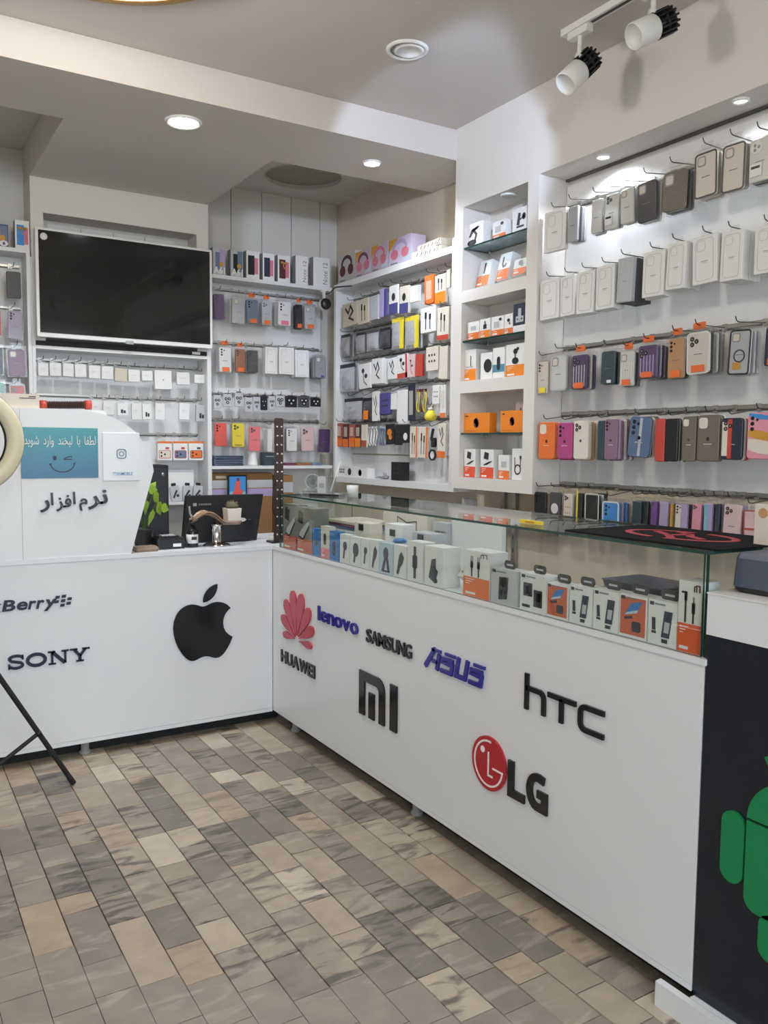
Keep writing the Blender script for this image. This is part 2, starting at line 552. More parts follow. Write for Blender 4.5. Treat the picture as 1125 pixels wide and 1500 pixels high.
fo = rest.obj('tile_field', floor); fo['kind'] = 'stuff'

pave = struct(bx('ground_outside', -8, 8, -14, YF - .02, -.16, -.065, mat('paving', (150, 146, 140), .9, vary=.08)))

# walls
struct(bx('wall_left', XL - .12, XL, YF, YB + .12, 0, 2.95, WALL))
wall_back = struct(bx('wall_back', XL - .12, XR + .12, YB, YB + .12, 0, 2.95, BACKW))
wall_right = struct(bx('wall_right', XR, XR + .12, YF, YB, 0, 2.95, BEIGE))
struct(bx('ceiling', XL - .12, XR + .12, YF, 3.60, ZC, ZC + .1, CEIL))
struct(bx('wall_front', XL, -1.2, YF - .12, YF, 0, 2.95, WALL))
struct(bx('wall_front', 2.3, XR, YF - .12, YF, 0, 2.95, WALL))
struct(bx('wall_front', -1.2, 2.3, YF - .12, YF, 2.5, 2.95, WALL))
# upright boards of the panelled back wall, beside the television tower
for k in range(5):
    x = 1.60 + k * .19
    bx('wall_panel', x + .002, min(x + .188, XR - .003), 4.636, YB, 2.22, 2.80, BACKW, wall_back)
# dropped soffit: front band, television tower bay, and the far left
soffit = struct(bx('trim_soffit', XL, 2.475, 3.15, 3.605, ZS, ZC - .001, CEIL))
struct(bx('trim_soffit', .69, 1.588, 3.606, YB - .002, ZS, ZC + .06, CEIL))
# raised ceiling of the two recesses; the right one has a round cut-out
cutc, cutr = (2.06, 4.25), .21
def holed_ceiling():
    b = MB()
    x0, x1, y0, y1 = 1.59, XR + .1, 3.606, YB + .1
    n = 48
    ring = [(cutc[0] + cutr * math.cos(2 * PI * k / n), cutc[1] + cutr * math.sin(2 * PI * k / n)) for k in range(n)]
    def edge(a):
        dx, dy = math.cos(a), math.sin(a)
        t = min(((x1 if dx > 0 else x0) - cutc[0]) / dx if abs(dx) > 1e-6 else 9, ((y1 if dy > 0 else y0) - cutc[1]) / dy if abs(dy) > 1e-6 else 9)
        return (cutc[0] + dx * t, cutc[1] + dy * t)
    out = [edge(2 * PI * k / n) for k in range(n)]
    vs = [(x, y, 2.76) for x, y in ring] + [(x, y, 2.76) for x, y in out] + [(x, y, 2.778) for x, y in ring]
    fs = [(k, (k + 1) % n, n + (k + 1) % n, n + k)[::-1] for k in range(n)] + [(k, (k + 1) % n, 2 * n + (k + 1) % n, 2 * n + k) for k in range(n)]
    b.add(vs, fs, CEIL)
    cn = [(x0, y0), (x1, y0), (x1, y1), (x0, y1)]
    return b
hc = struct(holed_ceiling().obj('ceiling_recess'))
bx('duct_plate', cutc[0] - .3, cutc[0] + .3, cutc[1] - .3, cutc[1] + .3, 2.778, 2.80, mat('duct_grey', (150, 142, 132), .7), hc)
duct = MB().lathe([(cutr + .004, 0), (cutr + .004, -.003), (cutr, -.003), (cutr, 0)], CEIL, 40, (cutc[0], cutc[1], 2.759), caps=False).obj('duct_rim', hc)
struct(bx('ceiling_recess', XL, .689, 3.606, YB + .1, 2.76, 2.80, CEIL))
struct(bx('trim_upstand', 1.59, XR, 3.595, 3.605, ZC, 2.76, CEIL))

# ------------------------------------------------------------------ pier and the recessed display wall on the right
XP, XS = 2.291, 2.445
pier = struct(bx('wall_pier', XS, XR, 2.588, 3.20, 1.105, ZC, WALL))
pl = pier.location
bx('stile', XP, XS, 3.09, 3.15, 1.105, ZC, WALL, pier)
bx('stile', XP, XS, 2.588, 2.655, 1.105, ZC, WALL, pier)
for a, b_ in ((1.105, 1.157), (1.537, 1.592), (1.942, 1.994), (2.365, ZC)):
    bx('shelf_rail', XP, XS, 2.655, 3.09, a, b_, WALL, pier)
wall_disp = struct(bx('wall_display', XS, XR, -.2, 2.588, .0, 2.377, BACKW))
struct(bx('trim_bulkhead', XP, XR, -.2, 2.588, 2.377, ZC, WALL))
struct(bx('trim_display_end', XP, XS, -.2, -.16, 0.9, 2.377, WALL))
struct(bx('trim_shadow_gap', XS - .016, XS - .001, -.15, 2.585, 2.369, 2.3765, mat('shadow_trim', (96, 92, 88), .7)))
RZ = (2.262, 1.985, 1.700, 1.432, 1.146)          # the five peg rails
lv = [2.36] + list(RZ) + [.10]
for k in range(6):
    for (ya, yb_) in ((.2, 1.395), (1.398, 2.583)):
        bx('wall_panel', XS - .008, XS, ya, yb_, lv[k + 1] + .010, lv[k] - .010, LAM2 if k < 5 else BEIGE, wall_disp)
# ------------------------------------------------------------------ lights fixed in the ceilings
def downlight(x, y, z, r, lit, label, e=14):
    t = thing('recessed_downlight', label, 'light', (x, y, z))
    MB().lathe([(r * .80, .001), (r * .82, -.006), (r * .93, -.010), (r * 1.0, -.006), (r * 1.03, -.0005)], PLASTW, 32, caps=False).obj('trim_ring', t)
    M = mat('lamp_glow_%d' % e, (255, 255, 255), .5, emit=(246, 250, 255), estr=e) if lit else mat('dead_lens', (176, 176, 174), .3)
    MB().lathe([(r * .82, -.004), (0, -.0045)], M, 32).obj('lens', t)
    if not lit:
        MB().lathe([(r * .80, -.0045), (r * .55, -.012), (r * .5, -.0055)], PLASTW, 32, (r * .1, -r * .05, 0)).obj('eyeball', t)
    return t
downlight(1.105, 3.375, ZS, .072, True, 'larger lit round downlight in the dropped soffit above the television')
downlight(1.986, 3.381, ZS, .042, True, 'smaller lit round downlight in the soffit close to the white pier')
downlight(1.687, 2.628, ZC, .075, False, 'unlit white eyeball downlight in the main ceiling')
downlight(2.346, 2.301, 2.377, .026, True, 'small bright spot in the display recess nearest the pier')
downlight(2.330, 1.714, 2.377, .026, True, 'small spot in the display recess above the dark grey cases', 1)
downlight(2.338, 2.833, 2.365, .034, False, 'unlit small downlight inside the top niche of the pier')
def drum_lamp(x, y, r, label):
    t = thing('ceiling_lamp', label, 'ceiling light', (x, y, ZC))
    G_ = mat('gold_rim', PAL['gold'], .3, .6)
    MB().lathe([(r - .01, 0), (r - .01, -.045)], mat('lamp_side', (244, 226, 184), .5, emit=(255, 214, 140), estr=1.2), 56, caps=False).obj('side_shade', t)
    MB().lathe([(r - .012, -.045), (r, -.045), (r, -.058), (r - .022, -.058)], G_, 56, caps=False).obj('rim', t)
    MB().lathe([(r - .022, -.056), (r * .6, -.058), (0, -.060)], mat('lamp_diffuser', (255, 244, 220), .5, emit=(255, 226, 180), estr=1.6), 56).obj('diffuser', t)
drum_lamp(.54, 2.36, .43, 'large round drum lamp with a gold rim on the ceiling above the shop floor')
drum_lamp(.3, -.3, .30, 'added unseen smaller round drum lamp with a gold rim near the shop door')  # unseen fixture added to go with the fill lamp behind the camera
# track and spot heads
t = thing('light_track', 'thin dark track carrying the spotlights along the ceiling', 'track', (2.07, 1.30, ZC))
MB().box(-.016, .016, -1.15, .93, -.022, 0, PLASTW).obj('rail', t)
MB().box(-.006, .006, -1.10, .80, -.0235, -.0225, BLACKP).obj('slot', t)
def track_head(x, y, z, aim, label):
    t = thing('track_spotlight', label, 'spotlight', (x, y, ZC - (.023 if x > 2 else 0)))
    dz = z - t.location.z
    MB().box(-.014, .014, -.045, .045, -.024, 0, PLASTW).obj('adapter', t)
    MB().tube([(0, 0, -.024), (0, 0, dz + .055)], .008, PLASTW, 10).obj('stem', t)
    d = (Vector(aim) - Vector((x, y, z))).normalized()
    q = d.to_track_quat('Z', 'Y').to_euler()
    h = put('lamp_head', None, t, (0, 0, dz), q)
    MB().lathe([(.036, -.005), (.040, .0), (.040, .075), (.037, .078), (.036, .070)], PLASTW, 28).obj('shell', h)
    MB().lathe([(.036, .068), (0, .067)], mat('spot_lens', (255, 246, 226), .4, emit=(255, 240, 214), estr=1.6), 28).obj('lens', h)
    b = MB()
    for k in range(14):
        q_ = 2 * PI * k / 14; cx_, sx_ = math.cos(q_), math.sin(q_); h_ = .003
        v_ = [(cx_ * r_ - sx_ * e_, sx_ * r_ + cx_ * e_, z_) for z_ in (-.074, -.006) for r_, e_ in ((.022, -h_), (.040, -h_), (.040, h_), (.022, h_))]
        b.add(v_, [(0, 3, 2, 1), (4, 5, 6, 7), (0, 1, 5, 4), (1, 2, 6, 5), (2, 3, 7, 6), (3, 0, 4, 7)], BLACKP)
    b.lathe([(.0, -.041), (.037, -.040), (.037, -.036), (.0, -.035)], BLACKP, 18)
    b.lathe([(.0, -.077), (.025, -.076), (.025, .0)], BLACKP, 16)
    b.obj('heat_sink', h)
    MB().lathe([(.012, -.012), (.012, .012)], PLASTW, 12, (0, 0, .0), 'x').obj('pivot', t, (0, 0, dz + .045))
    return t
track_head(2.07, 2.153, 2.562, (1.37, 2.253, 1.862), 'track spotlight with black fins, nearer the pier')
track_head(2.07, 1.842, 2.575, (1.22, 2.042, 2.093), 'track spotlight with black fins, farther from the pier')
track_head(1.35, 1.35, 2.44, (2.15, 3.13, 2.44), 'single ceiling spotlight aimed at the pier')

# ------------------------------------------------------------------ television tower
tower = struct(bx('wall_tower', .69, 1.588, 4.60, YB - .002, 1.775, ZS, BACKW))
bx('header', .69, 1.588, 4.45, 4.60, 2.42, ZS, WALL, tower)
bx('stile', .69, .748, 4.45, 4.60, 1.80, 2.42, WALL, tower)
bx('stile', 1.523, 1.588, 4.45, 4.60, 1.80, 2.42, WALL, tower)
for k in range(4):
    bx('back_tile', .79 + k * .165, .951 + k * .165, 4.590, 4.60, 2.10, 2.402, LAM2, tower)
tv = thing('television', 'large flat television with a thin white frame and dark glossy screen', 'television', (1.143, 4.40, 1.812))
b = MB()
b.slab(.888, .522, .03, .008, PLASTW, 0, 0, .02)
b.obj('housing', tv)
MB().box(-.430, .430, -.0125, -.0105, .021, .510, mat('tv_screen', (13, 13, 13), .10, coat=.4)).obj('screen', tv)
MB().lathe([(.017, 0), (.017, -.0015), (0, -.002)], PLASTW, 20, (-.405, -.0125, .480), 'y').obj('sticker', tv)
MB().box(-.02, .02, -.0135, -.010, -.008, .010, mat('badge_grey', (170, 170, 172), .3, .5)).obj('badge', tv)
MB().box(-.15, .15, .02, .11, .15, .38, BLACKM).obj('wall_mount', tv)
t = thing('ledge_shade_bar', 'low black board standing in for the shadow gap below the television', 'shade board', (1.14, 4.475, 1.776))  # black board painted in place of the shaded gap on the ledge
MB().box(-.44, .44, -.018, .025, 0, .030, BLACKM).obj('housing', t)
MB().box(.355, .40, -.0190, -.018, .006, .020, PLASTW).obj('label_tag', t)
MB().tube([(-.39, .0, .03), (-.40, -.01, .045), (-.37, -.01, .06)], .004, BLACKP, 6).obj('cable', t)

# ------------------------------------------------------------------ shelf cabinets along the back
def post(name, x0, x1, y0, y1, z0, z1, par): return bx(name, x0, x1, y0, y1, z0, z1, LAM2, par)
bay = thing('display_bay', 'white display bay with three peg rails under the television', 'display cabinet', (1.14, 4.53, .70))
post('side_panel', .685, .70, 4.45, YB - .002, .70, 2.20, bay)
post('side_panel', 1.577, 1.600, 4.45, YB - .002, .70, 2.30, bay)
post('top_board', .70, 1.577, 4.45, YB - .002, 1.760, 1.776, bay)
post('shelf', .70, 1.577, 4.45, 4.62, .966, .981, bay)
for k, (a, b_) in enumerate(((1.725, 1.76), (1.548, 1.713), (1.353, 1.536), (.981, 1.341), (.70, .966))):
    post('back_panel', .70, 1.577, 4.615, 4.64, a, b_, bay)
unit = thing('wall_shelf_unit', 'white shelf unit of phone cases between television and corner', 'display cabinet', (1.98, 4.53, .70))
post('top_shelf', 1.601, 2.345, 4.45, YB - .015, 2.203, 2.223, unit)
post('shelf', 1.601, 2.355, 4.45, 4.62, 1.158, 1.175, unit)
for k, (a, b_) in enumerate(((2.178, 2.203), (1.880, 2.162), (1.590, 1.864), (1.445, 1.574), (1.175, 1.429))):
    post('back_panel', 1.601, 2.345, 4.600, 4.620, a, b_, unit)
post('back_panel', 1.601, 2.345, 4.625, 4.64, .70, 1.158, unit)
post('bottom_shelf', 1.601, 2.345, 4.45, 4.62, .74, .757, unit)
lcab = thing('wall_shelf_unit', 'white shelf unit of phone cases left of the television tower', 'display cabinet', (.2, 4.53, .70))
post('side_panel', .666, .684, 4.45, YB - .002, .70, 2.215, lcab)
post('top_shelf', -.40, .684, 4.45, YB - .002, 2.215, 2.234, lcab)
post('back_panel', -.40, .666, 4.60, 4.64, .70, 2.215, lcab)
t = thing('cabinet_door', 'pale cupboard panel standing on the shelf beside the television tower', 'cupboard', (.28, 4.56, 2.236))
MB().slab(.38, .33, .03, .004, LAM2).obj('board', t)
MB().box(.10, .13, -.036, -.030, .12, .16, ALU).obj('handle', t)
# framed cabinet between corner and pier
XU = 2.35
cab = thing('wall_cabinet', 'white open wall cabinet packed with cables between corner and pier', 'display cabinet', (2.42, 3.81, 1.08))
def cpost(name, y0, y1, z0, z1, x0=XU, x1=XR - .002): return bx(name, x0, x1, y0, y1, z0, z1, LAM2, cab)
cpost('side_panel', 3.21, 3.252, 1.08, 2.27)
cpost('side_panel', 4.408, 4.43, 1.08, 2.235)
cpost('bottom_board', 3.252, 4.408, 1.08, 1.112)
cpost('top_board', 3.252, 4.408, 2.203, 2.236)
zz = (1.112, 1.246, 1.44, 1.634, 1.805, 1.975, 2.155, 2.203)
for k in range(7):
    cpost('back_panel', 3.252, 4.408, zz[k] + (.004 if k else 0), zz[k + 1] - (.004 if k < 6 else 0), XR - .012)

# ------------------------------------------------------------------ counters
FOOTG = mat('foot_grey', (150, 148, 146), .5)
ctr = thing('glass_counter', 'long white counter with acrylic brand lettering and a glass case on top', 'counter', (1.74, 2.33, 0))
bx('front_panel', X0, X0 + .018, 1.172, Y0 - .001, .082, .822, LAM, ctr)
bx('bottom_trim', X0, X0 + .018, 1.172, Y0 - .001, .066, .081, LAM, ctr)
bx('top_board', X0 - .004, 1.93, 1.166, 3.50, .822, .836, LAM, ctr)
bx('end_panel', X0 + .02, 1.93, 1.172, 1.19, .066, .822, LAM, ctr)
bx('back_panel', 1.912, 1.93, 1.19, 3.50, .066, .822, LAM, ctr)
bx('bottom_board', X0 + .02, 1.91, 1.19, 3.50, .066, .084, LAM, ctr)
bx('gap_shade_board', X0 + .075, X0 + .09, 1.19, 3.50, .0, .065, DARKGAP, ctr)  # dark board added to stand for the shade below the counter
for y in (3.36, 2.368):
    MB().lathe([(.022, 0), (.022, .012), (.016, .014), (.016, .066)], FOOTG, 14).obj('foot', ctr, (X0 + .048 - 1.74, y - 2.33, 0))
def pane(name, x0, x1, y0, y1, z0, z1, thin):
    """sheet of clear glass with green edges; thin = axis of its thickness"""
    b = MB().box(x0, x1, y0, y1, z0, z1, GLASS)
    k = b.mi(GEDGE)
    keep = {'x': (3, 5), 'y': (2, 4), 'z': (0, 1)}[thin]
    b.m = [0 if i in keep else k for i in range(6)]
    return b.obj(name, ctr, (-1.74, -2.33, 0))
pane('glass_front', X0 + .004, X0 + .010, 1.186, 3.44, .837, 1.067, 'x')
pane('glass_end', X0 + .011, 1.925, 1.176, 1.184, .837, 1.067, 'y')
pane('glass_end', X0 + .011, 1.925, 3.434, 3.440, .837, 1.067, 'y')
pane('glass_top', X0 - .002, 1.93, 1.172, 3.445, 1.068, 1.075, 'z')

lc = thing('service_counter', 'white counter under the desktop screen with dark acrylic lettering', 'counter', (.3, 3.75, 0))
bx('front_panel', -1.2, X0 - .002, Y0, Y0 + .018, .078, .818, LAM, lc)
bx('bottom_trim', -1.2, X0 - .002, Y0, Y0 + .018, .060, .077, LAM, lc)
bx('top_board', -1.2, X0 + .35, Y0 - .004, 4.02, .819, .836, LAM, lc)
bx('back_panel', -1.2, X0 + .3, 3.98, 4.0, .06, .818, LAM, lc)
bx('bottom_board', -1.2, X0 - .01, Y0 + .02, 3.98, .06, .078, LAM, lc)
bx('gap_shade_board', -1.2, X0 + .06, Y0 + .08, Y0 + .095, .0, .059, DARKGAP, lc)  # same painted shade strip under the service counter
for x in (.715, -.6):
    MB().lathe([(.024, 0), (.024, .012), (.017, .014), (.017, .060)], FOOTG, 14).obj('foot', lc, (x - .3, Y0 + .048 - 3.75, 0))

# lettering and emblems fixed to the counter fronts, local x runs along the face
def sign(parent, name, label, u, z, face):
    e = put(name, None, parent)
    if face == 'x':
        e.location = (X0 - parent.location.x, u - parent.location.y, z); e.rotation_euler = (0, 0, -PI / 2)
    else:
        e.location = (u - parent.location.x, Y0 - parent.location.y, z)
    e['label'] = label
    return e
TH = .007
def arc(cx, cz, rx, rz, a0, a1, n=14):
    return ell(cx, cz, rx, rz, n, a0, a1)
# petal flower with capitals
s_ = sign(ctr, 'flower_emblem', 'rose red flower of eight petals', 3.24, .452, 'x')
def petal(ang, r0, r1, wd):
    n = 9; a = math.radians(ang); pts = []
    prof = [(0, .04), (.2, .30), (.42, .68), (.62, .95), (.80, 1.0), (.92, .80), (1, .30)]
    L = [(r0 + (r1 - r0) * t_, wd * k) for t_, k in prof]
    ps = L + [(r, -w_) for r, w_ in L[::-1]]
    return [(r * math.sin(a) + w_ * math.cos(a), r * math.cos(a) - w_ * math.sin(a)) for r, w_ in ps]
for a, r1, wd in ((-12, .232, .034), (12, .232, .034), (-37, .212, .031), (37, .212, .031), (-63, .184, .026), (63, .184, .026), (-90, .146, .017), (90, .146, .017)):
    p = [(x * .98, z * .92) for x, z in petal(a, .022, r1, wd)]
    MB().prism(p, -TH, 0, ACRROSE).obj('petal', s_)
s_ = sign(ctr, 'brand_lettering', 'black capital letters under the flower', 3.24, .321, 'x')
x = -.165
for ch, wd in zip('HUAWEI', (.056, .056, .064, .080, .046, .015)):
    MB().text(ch, x, x + wd, 0, .055, -TH, 0, ACRBLK, .02).obj('letter', s_); x += wd + .004
s_ = sign(ctr, 'brand_lettering', 'blue lower case letters beside the flower', 2.875, .578, 'x')
x = -.165
for ch, wd, h, z in zip('lenovo', (.017, .058, .056, .060, .058, .060), (.060, .044, .044, .044, .043, .044), (0,) * 6):
    MB().text(ch, x, x + wd, z, z + h, -TH, 0, ACRBLUE, .014).obj('letter', s_); x += wd + .005
s_ = sign(ctr, 'brand_lettering', 'condensed black capitals near the middle of the top row', 2.49, .570, 'x')
x = -.153
for ch, wd in zip('SAMSUNG', (.037, .042, .052, .037, .040, .044, .040)):
    MB().text(ch, x, x + wd, 0, .050, -TH, 0, ACRBLK, .012).obj('letter', s_); x += wd + .0024
s_ = sign(ctr, 'brand_lettering', 'slanted blue capitals with gaps in the strokes', 2.10, .570, 'x')
def sl(pts, k=.22): return [(x + z * k, z) for x, z in pts]
W_ = .0155
h = .068
MB().stroke(sl([(-.152, 0), (-.112, h)]), W_, -TH, 0, ACRBLUE).stroke(sl([(-.128, h - .004), (-.078, h - .004)]), .010, -TH, 0, ACRBLUE).stroke(sl([(-.085, 0), (-.085, h - .014)]), W_, -TH, 0, ACRBLUE).stroke(sl([(-.118, .026), (-.085, .026)]), .012, -TH, 0, ACRBLUE).obj('letter', s_)
for xo in (-.066, .084):
    b = MB().stroke(sl([(xo + .012, h - .004), (xo + .066, h - .004)]), .010, -TH, 0, ACRBLUE)
    b.stroke(sl([(xo + .060, h - .022), (xo + .006, h - .022), (xo + .006, .036), (xo + .058, .032), (xo + .058, .006), (xo, .006)]), .0140, -TH, 0, ACRBLUE).obj('letter', s_)
MB().stroke(sl([(.018, h), (.018, .008), (.064, .008), (.064, h)]), .0150, -TH, 0, ACRBLUE).obj('letter', s_)
s_ = sign(ctr, 'brand_lettering', 'black two-letter emblem of thick upright bars', 2.558, .285, 'x')
def mi_outline():
    o = [(-.133, 0), (-.133, .168), (.000, .168)] + arc(.000, .118, .050, .050, 90, 0, 6)[1:] + [(.050, 0), (.012, 0), (.012, .108)] + arc(-.008, .112, .020, .020, 0, 90, 4) + [(-.093, .132), (-.093, 0)]
    return o
MB().prism(mi_outline()[:], -TH, 0, ACRBLK).obj('letter', s_)
MB().rect(-.062, -.022, 0, .098, -TH, 0, ACRBLK).obj('letter', s_)
MB().rect(.088, .133, 0, .168, -TH, 0, ACRBLK).obj('letter', s_)
s_ = sign(ctr, 'brand_lettering', 'thin black rounded letters toward the glass end', 1.605, .563, 'x')
w_ = .0145
MB().stroke([(-.142, .103), (-.142, 0)], w_, -TH, 0, ACRBLK).stroke([(-.142, .062), (-.095, .062)] + arc(-.090, .044, .018, .018, 90, 0, 5) + [(-.072, 0)], w_, -TH, 0, ACRBLK).obj('letter', s_)
MB().stroke([(-.056, .066), (.050, .066)], w_, -TH, 0, ACRBLK).stroke([(-.003, .066), (-.003, 0)], w_, -TH, 0, ACRBLK).obj('letter', s_)
MB().stroke([(.150, .068), (.085, .068)] + arc(.085, .050, .018, .018, 90, 180, 5) + [(.067, .026)] + arc(.085, .026, .018, .018, 180, 270, 5) + [(.150, .008)], w_, -TH, 0, ACRBLK).obj('letter', s_)
s_ = sign(ctr, 'round_emblem', 'red disc with a winking face line drawing', 1.907, .352, 'x')
MB().prism(ell(0, 0, .080, .082, 40), -TH, 0, ACRRED).obj('disc', s_)
WH = mat('white_inlay', (238, 232, 228), .4)
MB().stroke(arc(0, 0, .066, .068, 80, 352, 30) + [(.020, -.009)], .0058, -TH - .001, -TH, WH).obj('face_outline', s_)
MB().stroke([(0, .036), (0, -.036), (.022, -.036)], .0058, -TH - .001, -TH, WH).obj('nose_line', s_)
MB().prism(ell(-.028, .036, .010, .010, 14), -TH - .001, -TH, WH).obj('eye_dot', s_)
s_ = sign(ctr, 'brand_lettering', 'two thick black capitals beside the red disc', 1.74, .287, 'x')
MB().stroke([(-.066, .107), (-.066, .012), (-.006, .012)], .025, -TH, 0, ACRBLK).obj('letter', s_)
MB().stroke([(.074, .092), (.052, .096)] + arc(.046, .054, .032, .042, 85, 275, 14) + [(.076, .012), (.076, .050), (.046, .050)], .023, -TH, 0, ACRBLK).obj('letter', s_)

# fruit emblem on the service counter
def svg(path, rel0=(0, 0)):
    """expands relative cubic segments into points"""
    pts = [rel0]; x, y = rel0
    for (a, b_, c, d, e, f) in path:
        for k in range(1, 7):
            t_ = k / 6; u = 1 - t_
            pts.append((x + 3 * u * u * t_ * a + 3 * u * t_ * t_ * c + t_ ** 3 * e, y + 3 * u * u * t_ * b_ + 3 * u * t_ * t_ * d + t_ ** 3 * f))
        x += e; y += f
    return pts
fruit = svg([(-.948, 0, -2.415, -1.078, -3.96, -1.04), (-2.04, .027, -3.91, 1.183, -4.961, 3.014), (-2.117, 3.675, -.546, 9.103, 1.519, 12.09), (1.013, 1.454, 2.208, 3.09, 3.792, 3.039),
             (1.52, -.065, 2.09, -.987, 3.935, -.987), (1.831, 0, 2.35, .987, 3.96, .948), (1.637, -.026, 2.676, -1.48, 3.676, -2.948), (1.156, -1.688, 1.636, -3.325, 1.662, -3.415),
             (-.039, -.013, -3.182, -1.221, -3.22, -4.857), (-.026, -3.04, 2.48, -4.494, 2.597, -4.559), (-1.429, -2.09, -3.623, -2.324, -4.39, -2.376), (-2, -.156, -3.675, 1.09, -4.61, 1.09)], (12.152, 6.896))
leaf = svg([(.843, -1.012, 1.4, -2.427, 1.245, -3.83), (-1.207, .052, -2.662, .805, -3.532, 1.818), (-.78, .896, -1.454, 2.338, -1.273, 3.714), (1.338, .104, 2.715, -.688, 3.559, -1.701)], (15.53, 3.83))
def clean(ps):
    o = []
    for p in ps:
        if not o or math.hypot(p[0] - o[-1][0], p[1] - o[-1][1]) > .02: o.append(p)
    if math.hypot(o[0][0] - o[-1][0], o[0][1] - o[-1][1]) < .05: o.pop()
    return o
s_ = sign(lc, 'fruit_emblem', 'large black bitten apple with a leaf', 1.217, .348, 'y')
k_ = .332 / 24
for nm, ps in (('fruit', fruit), ('leaf', leaf)):
    MB().prism([((x - 12.2) * .272 / 19.7, (24 - z) * k_) for x, z in clean(ps)], -TH, 0, ACRBLK).obj(nm, s_)
s_ = sign(lc, 'brand_lettering', 'slanted dark letters beside the dotted mark', .40, .640, 'y')
x = -.185
for ch, wd, h, z in zip('BlackBerry', (.046, .014, .036, .036, .038, .046, .040, .026, .026, .042), (.044, .046, .034, .034, .046, .044, .034, .034, .034, .046), (0, 0, 0, 0, 0, 0, 0, 0, 0, -.012)):
    b = MB().text(ch, x, x + wd, z, z + h, -TH, 0, mat('navy_acrylic', (30, 34, 58), .2), .025)
    b.v = [(v[0] + .22 * v[2], v[1], v[2]) for v in b.v]
    b.obj('letter', s_); x += wd + .004
s_ = sign(lc, 'dotted_emblem', 'seven dark slanted lozenges', .632, .640, 'y')
for x, z in ((-.022, .034), (.002, .036), (-.026, .016), (-.001, .018), (.024, .024), (-.004, 0), (.020, .006)):
    MB().prism([(x - .009, z), (x + .007, z), (x + .010, z + .011), (x - .006, z + .011)], -TH, 0, mat('navy_acrylic')).obj('lozenge', s_)
s_ = sign(lc, 'brand_lettering', 'wide dark slab serif capitals', .573, .407, 'y')
NV = mat('navy_acrylic')
H_ = .056
b = MB().stroke([(-.098, .044)] + arc(-.122, .042, .024, .0105, 20, 190, 8) + [(-.138, .032), (-.105, .024)] + arc(-.122, .015, .024, .0115, 30, -170, 9)[0:], .011, -TH, 0, NV)
b.rect(-.101, -.094, .036, .055, -TH, 0, NV).rect(-.151, -.144, .001, .022, -TH, 0, NV).obj('letter', s_)
MB().stroke(ell(-.047, H_ / 2, .033, .0225, 28), .013, -TH, 0, NV, True).obj('letter', s_)
b = MB().stroke([(.012, .003), (.012, .053)], .009, -TH, 0, NV).stroke([(.012, .053), (.060, .003)], .014, -TH, 0, NV).stroke([(.062, .003), (.062, .053)], .009, -TH, 0, NV)
for x, z in ((.012, 0), (.010, .049), (.062, .049)): b.rect(x - .014, x + .014, z, z + .007, -TH, 0, NV)
b.obj('letter', s_)
b = MB().stroke([(.096, .053), (.119, .024), (.119, .003)], .012, -TH, 0, NV).stroke([(.142, .053), (.119, .024)], .010, -TH, 0, NV)
for x, z in ((.095, .049), (.143, .049), (.119, 0)): b.rect(x - .015, x + .015, z, z + .007, -TH, 0, NV)
b.obj('letter', s_)

# dark cabinet with the green robot, at the right
dk = thing('dark_cabinet', 'dark navy cabinet with a green robot emblem beside the glass counter end', 'cabinet', (1.78, .85, 0))
bx('body', X0 + .002, 2.0, .52, 1.168, .062, .892, mat('navy_laminate', (24, 30, 40), .22), dk)
bx('plinth', X0 - .012, 2.0, .52, 1.165, 0, .060, LAM, dk)
tag(bx('floor_plinth', X0 - .032, X0 - .0135, .52, 1.245, 0, .060, LAM), 'low white plinth strip on the floor in front of the dark cabinet', 'plinth')
s_ = sign(dk, 'robot_emblem', 'green robot figure', .925, .0, 'x')
s_.location.x += .002
MB().prism(rrect(-.183, -.128, .368, .526, .0275, 6), -TH, 0, ACRGRN).obj('arm', s_)
MB().prism(rrect(.128, .183, .368, .526, .0275, 6), -TH, 0, ACRGRN).obj('arm', s_)
MB().prism([(-.123, .520), (-.123, .360)] + ell(-.093, .358, .030, .030, 6, 180, 270) + ell(.093, .358, .030, .030, 6, 270, 360) + [(.123, .520)], -TH, 0, ACRGRN).obj('torso', s_)
MB().prism(ell(0, .526, .123, .108, 24, 0, 180), -TH, 0, ACRGRN).obj('head', s_)
for sx in (-1, 1):
    MB().prism(rrect(sx * .058 - .0275, sx * .058 + .0275, .240, .34, .0275, 6), -TH, 0, ACRGRN).obj('foot', s_)
    MB().prism(ell(sx * .052, .575, .011, .011, 14), -TH - .001, -TH, PLASTW).obj('eye_dot', s_)
    MB().stroke([(sx * .055, .62), (sx * .085, .67)], .011, -TH, 0, ACRGRN).obj('antenna', s_)
t = thing('counter_block', 'white boxed ledge on the dark navy cabinet', 'ledge', (1.78, .85, .893))
MB().box(-.234, .22, -.33, .318, 0, .090, LAM).obj('box', t)
MB().box(-.236, .22, -.33, .319, .0905, .0935, PLASTW).obj('top_sheet', t)
t = thing('plastic_bin', 'slate blue plastic box with rounded corners on the white ledge', 'box', (1.70, 1.055, .9870), 0)
def loft(rings, M, seg=4):
    """rings of (halfx, halfy, corner, z) rounded rectangles"""
    b = MB(); vs = []; n = 0
    for hx, hy, r, z in rings:
        q = rrect(-hx, hx, -hy, hy, r, seg); n = len(q)
        vs += [(x, y, z) for x, y in q]
    fs = []
    for k in range(len(rings) - 1):
        fs += [(k * n + i, k * n + (i + 1) % n, (k + 1) * n + (i + 1) % n, (k + 1) * n + i) for i in range(n)]
    fs += [tuple(range(n - 1, -1, -1)), tuple(range((len(rings) - 1) * n, len(rings) * n))]
    return b.add(vs, fs, M)
SLB = mat('slate_plastic', (76, 84, 102), .35)
loft([(.092, .092, .02, 0), (.098, .098, .024, .006), (.100, .100, .024, .012)], BLACKP).obj('base', t)
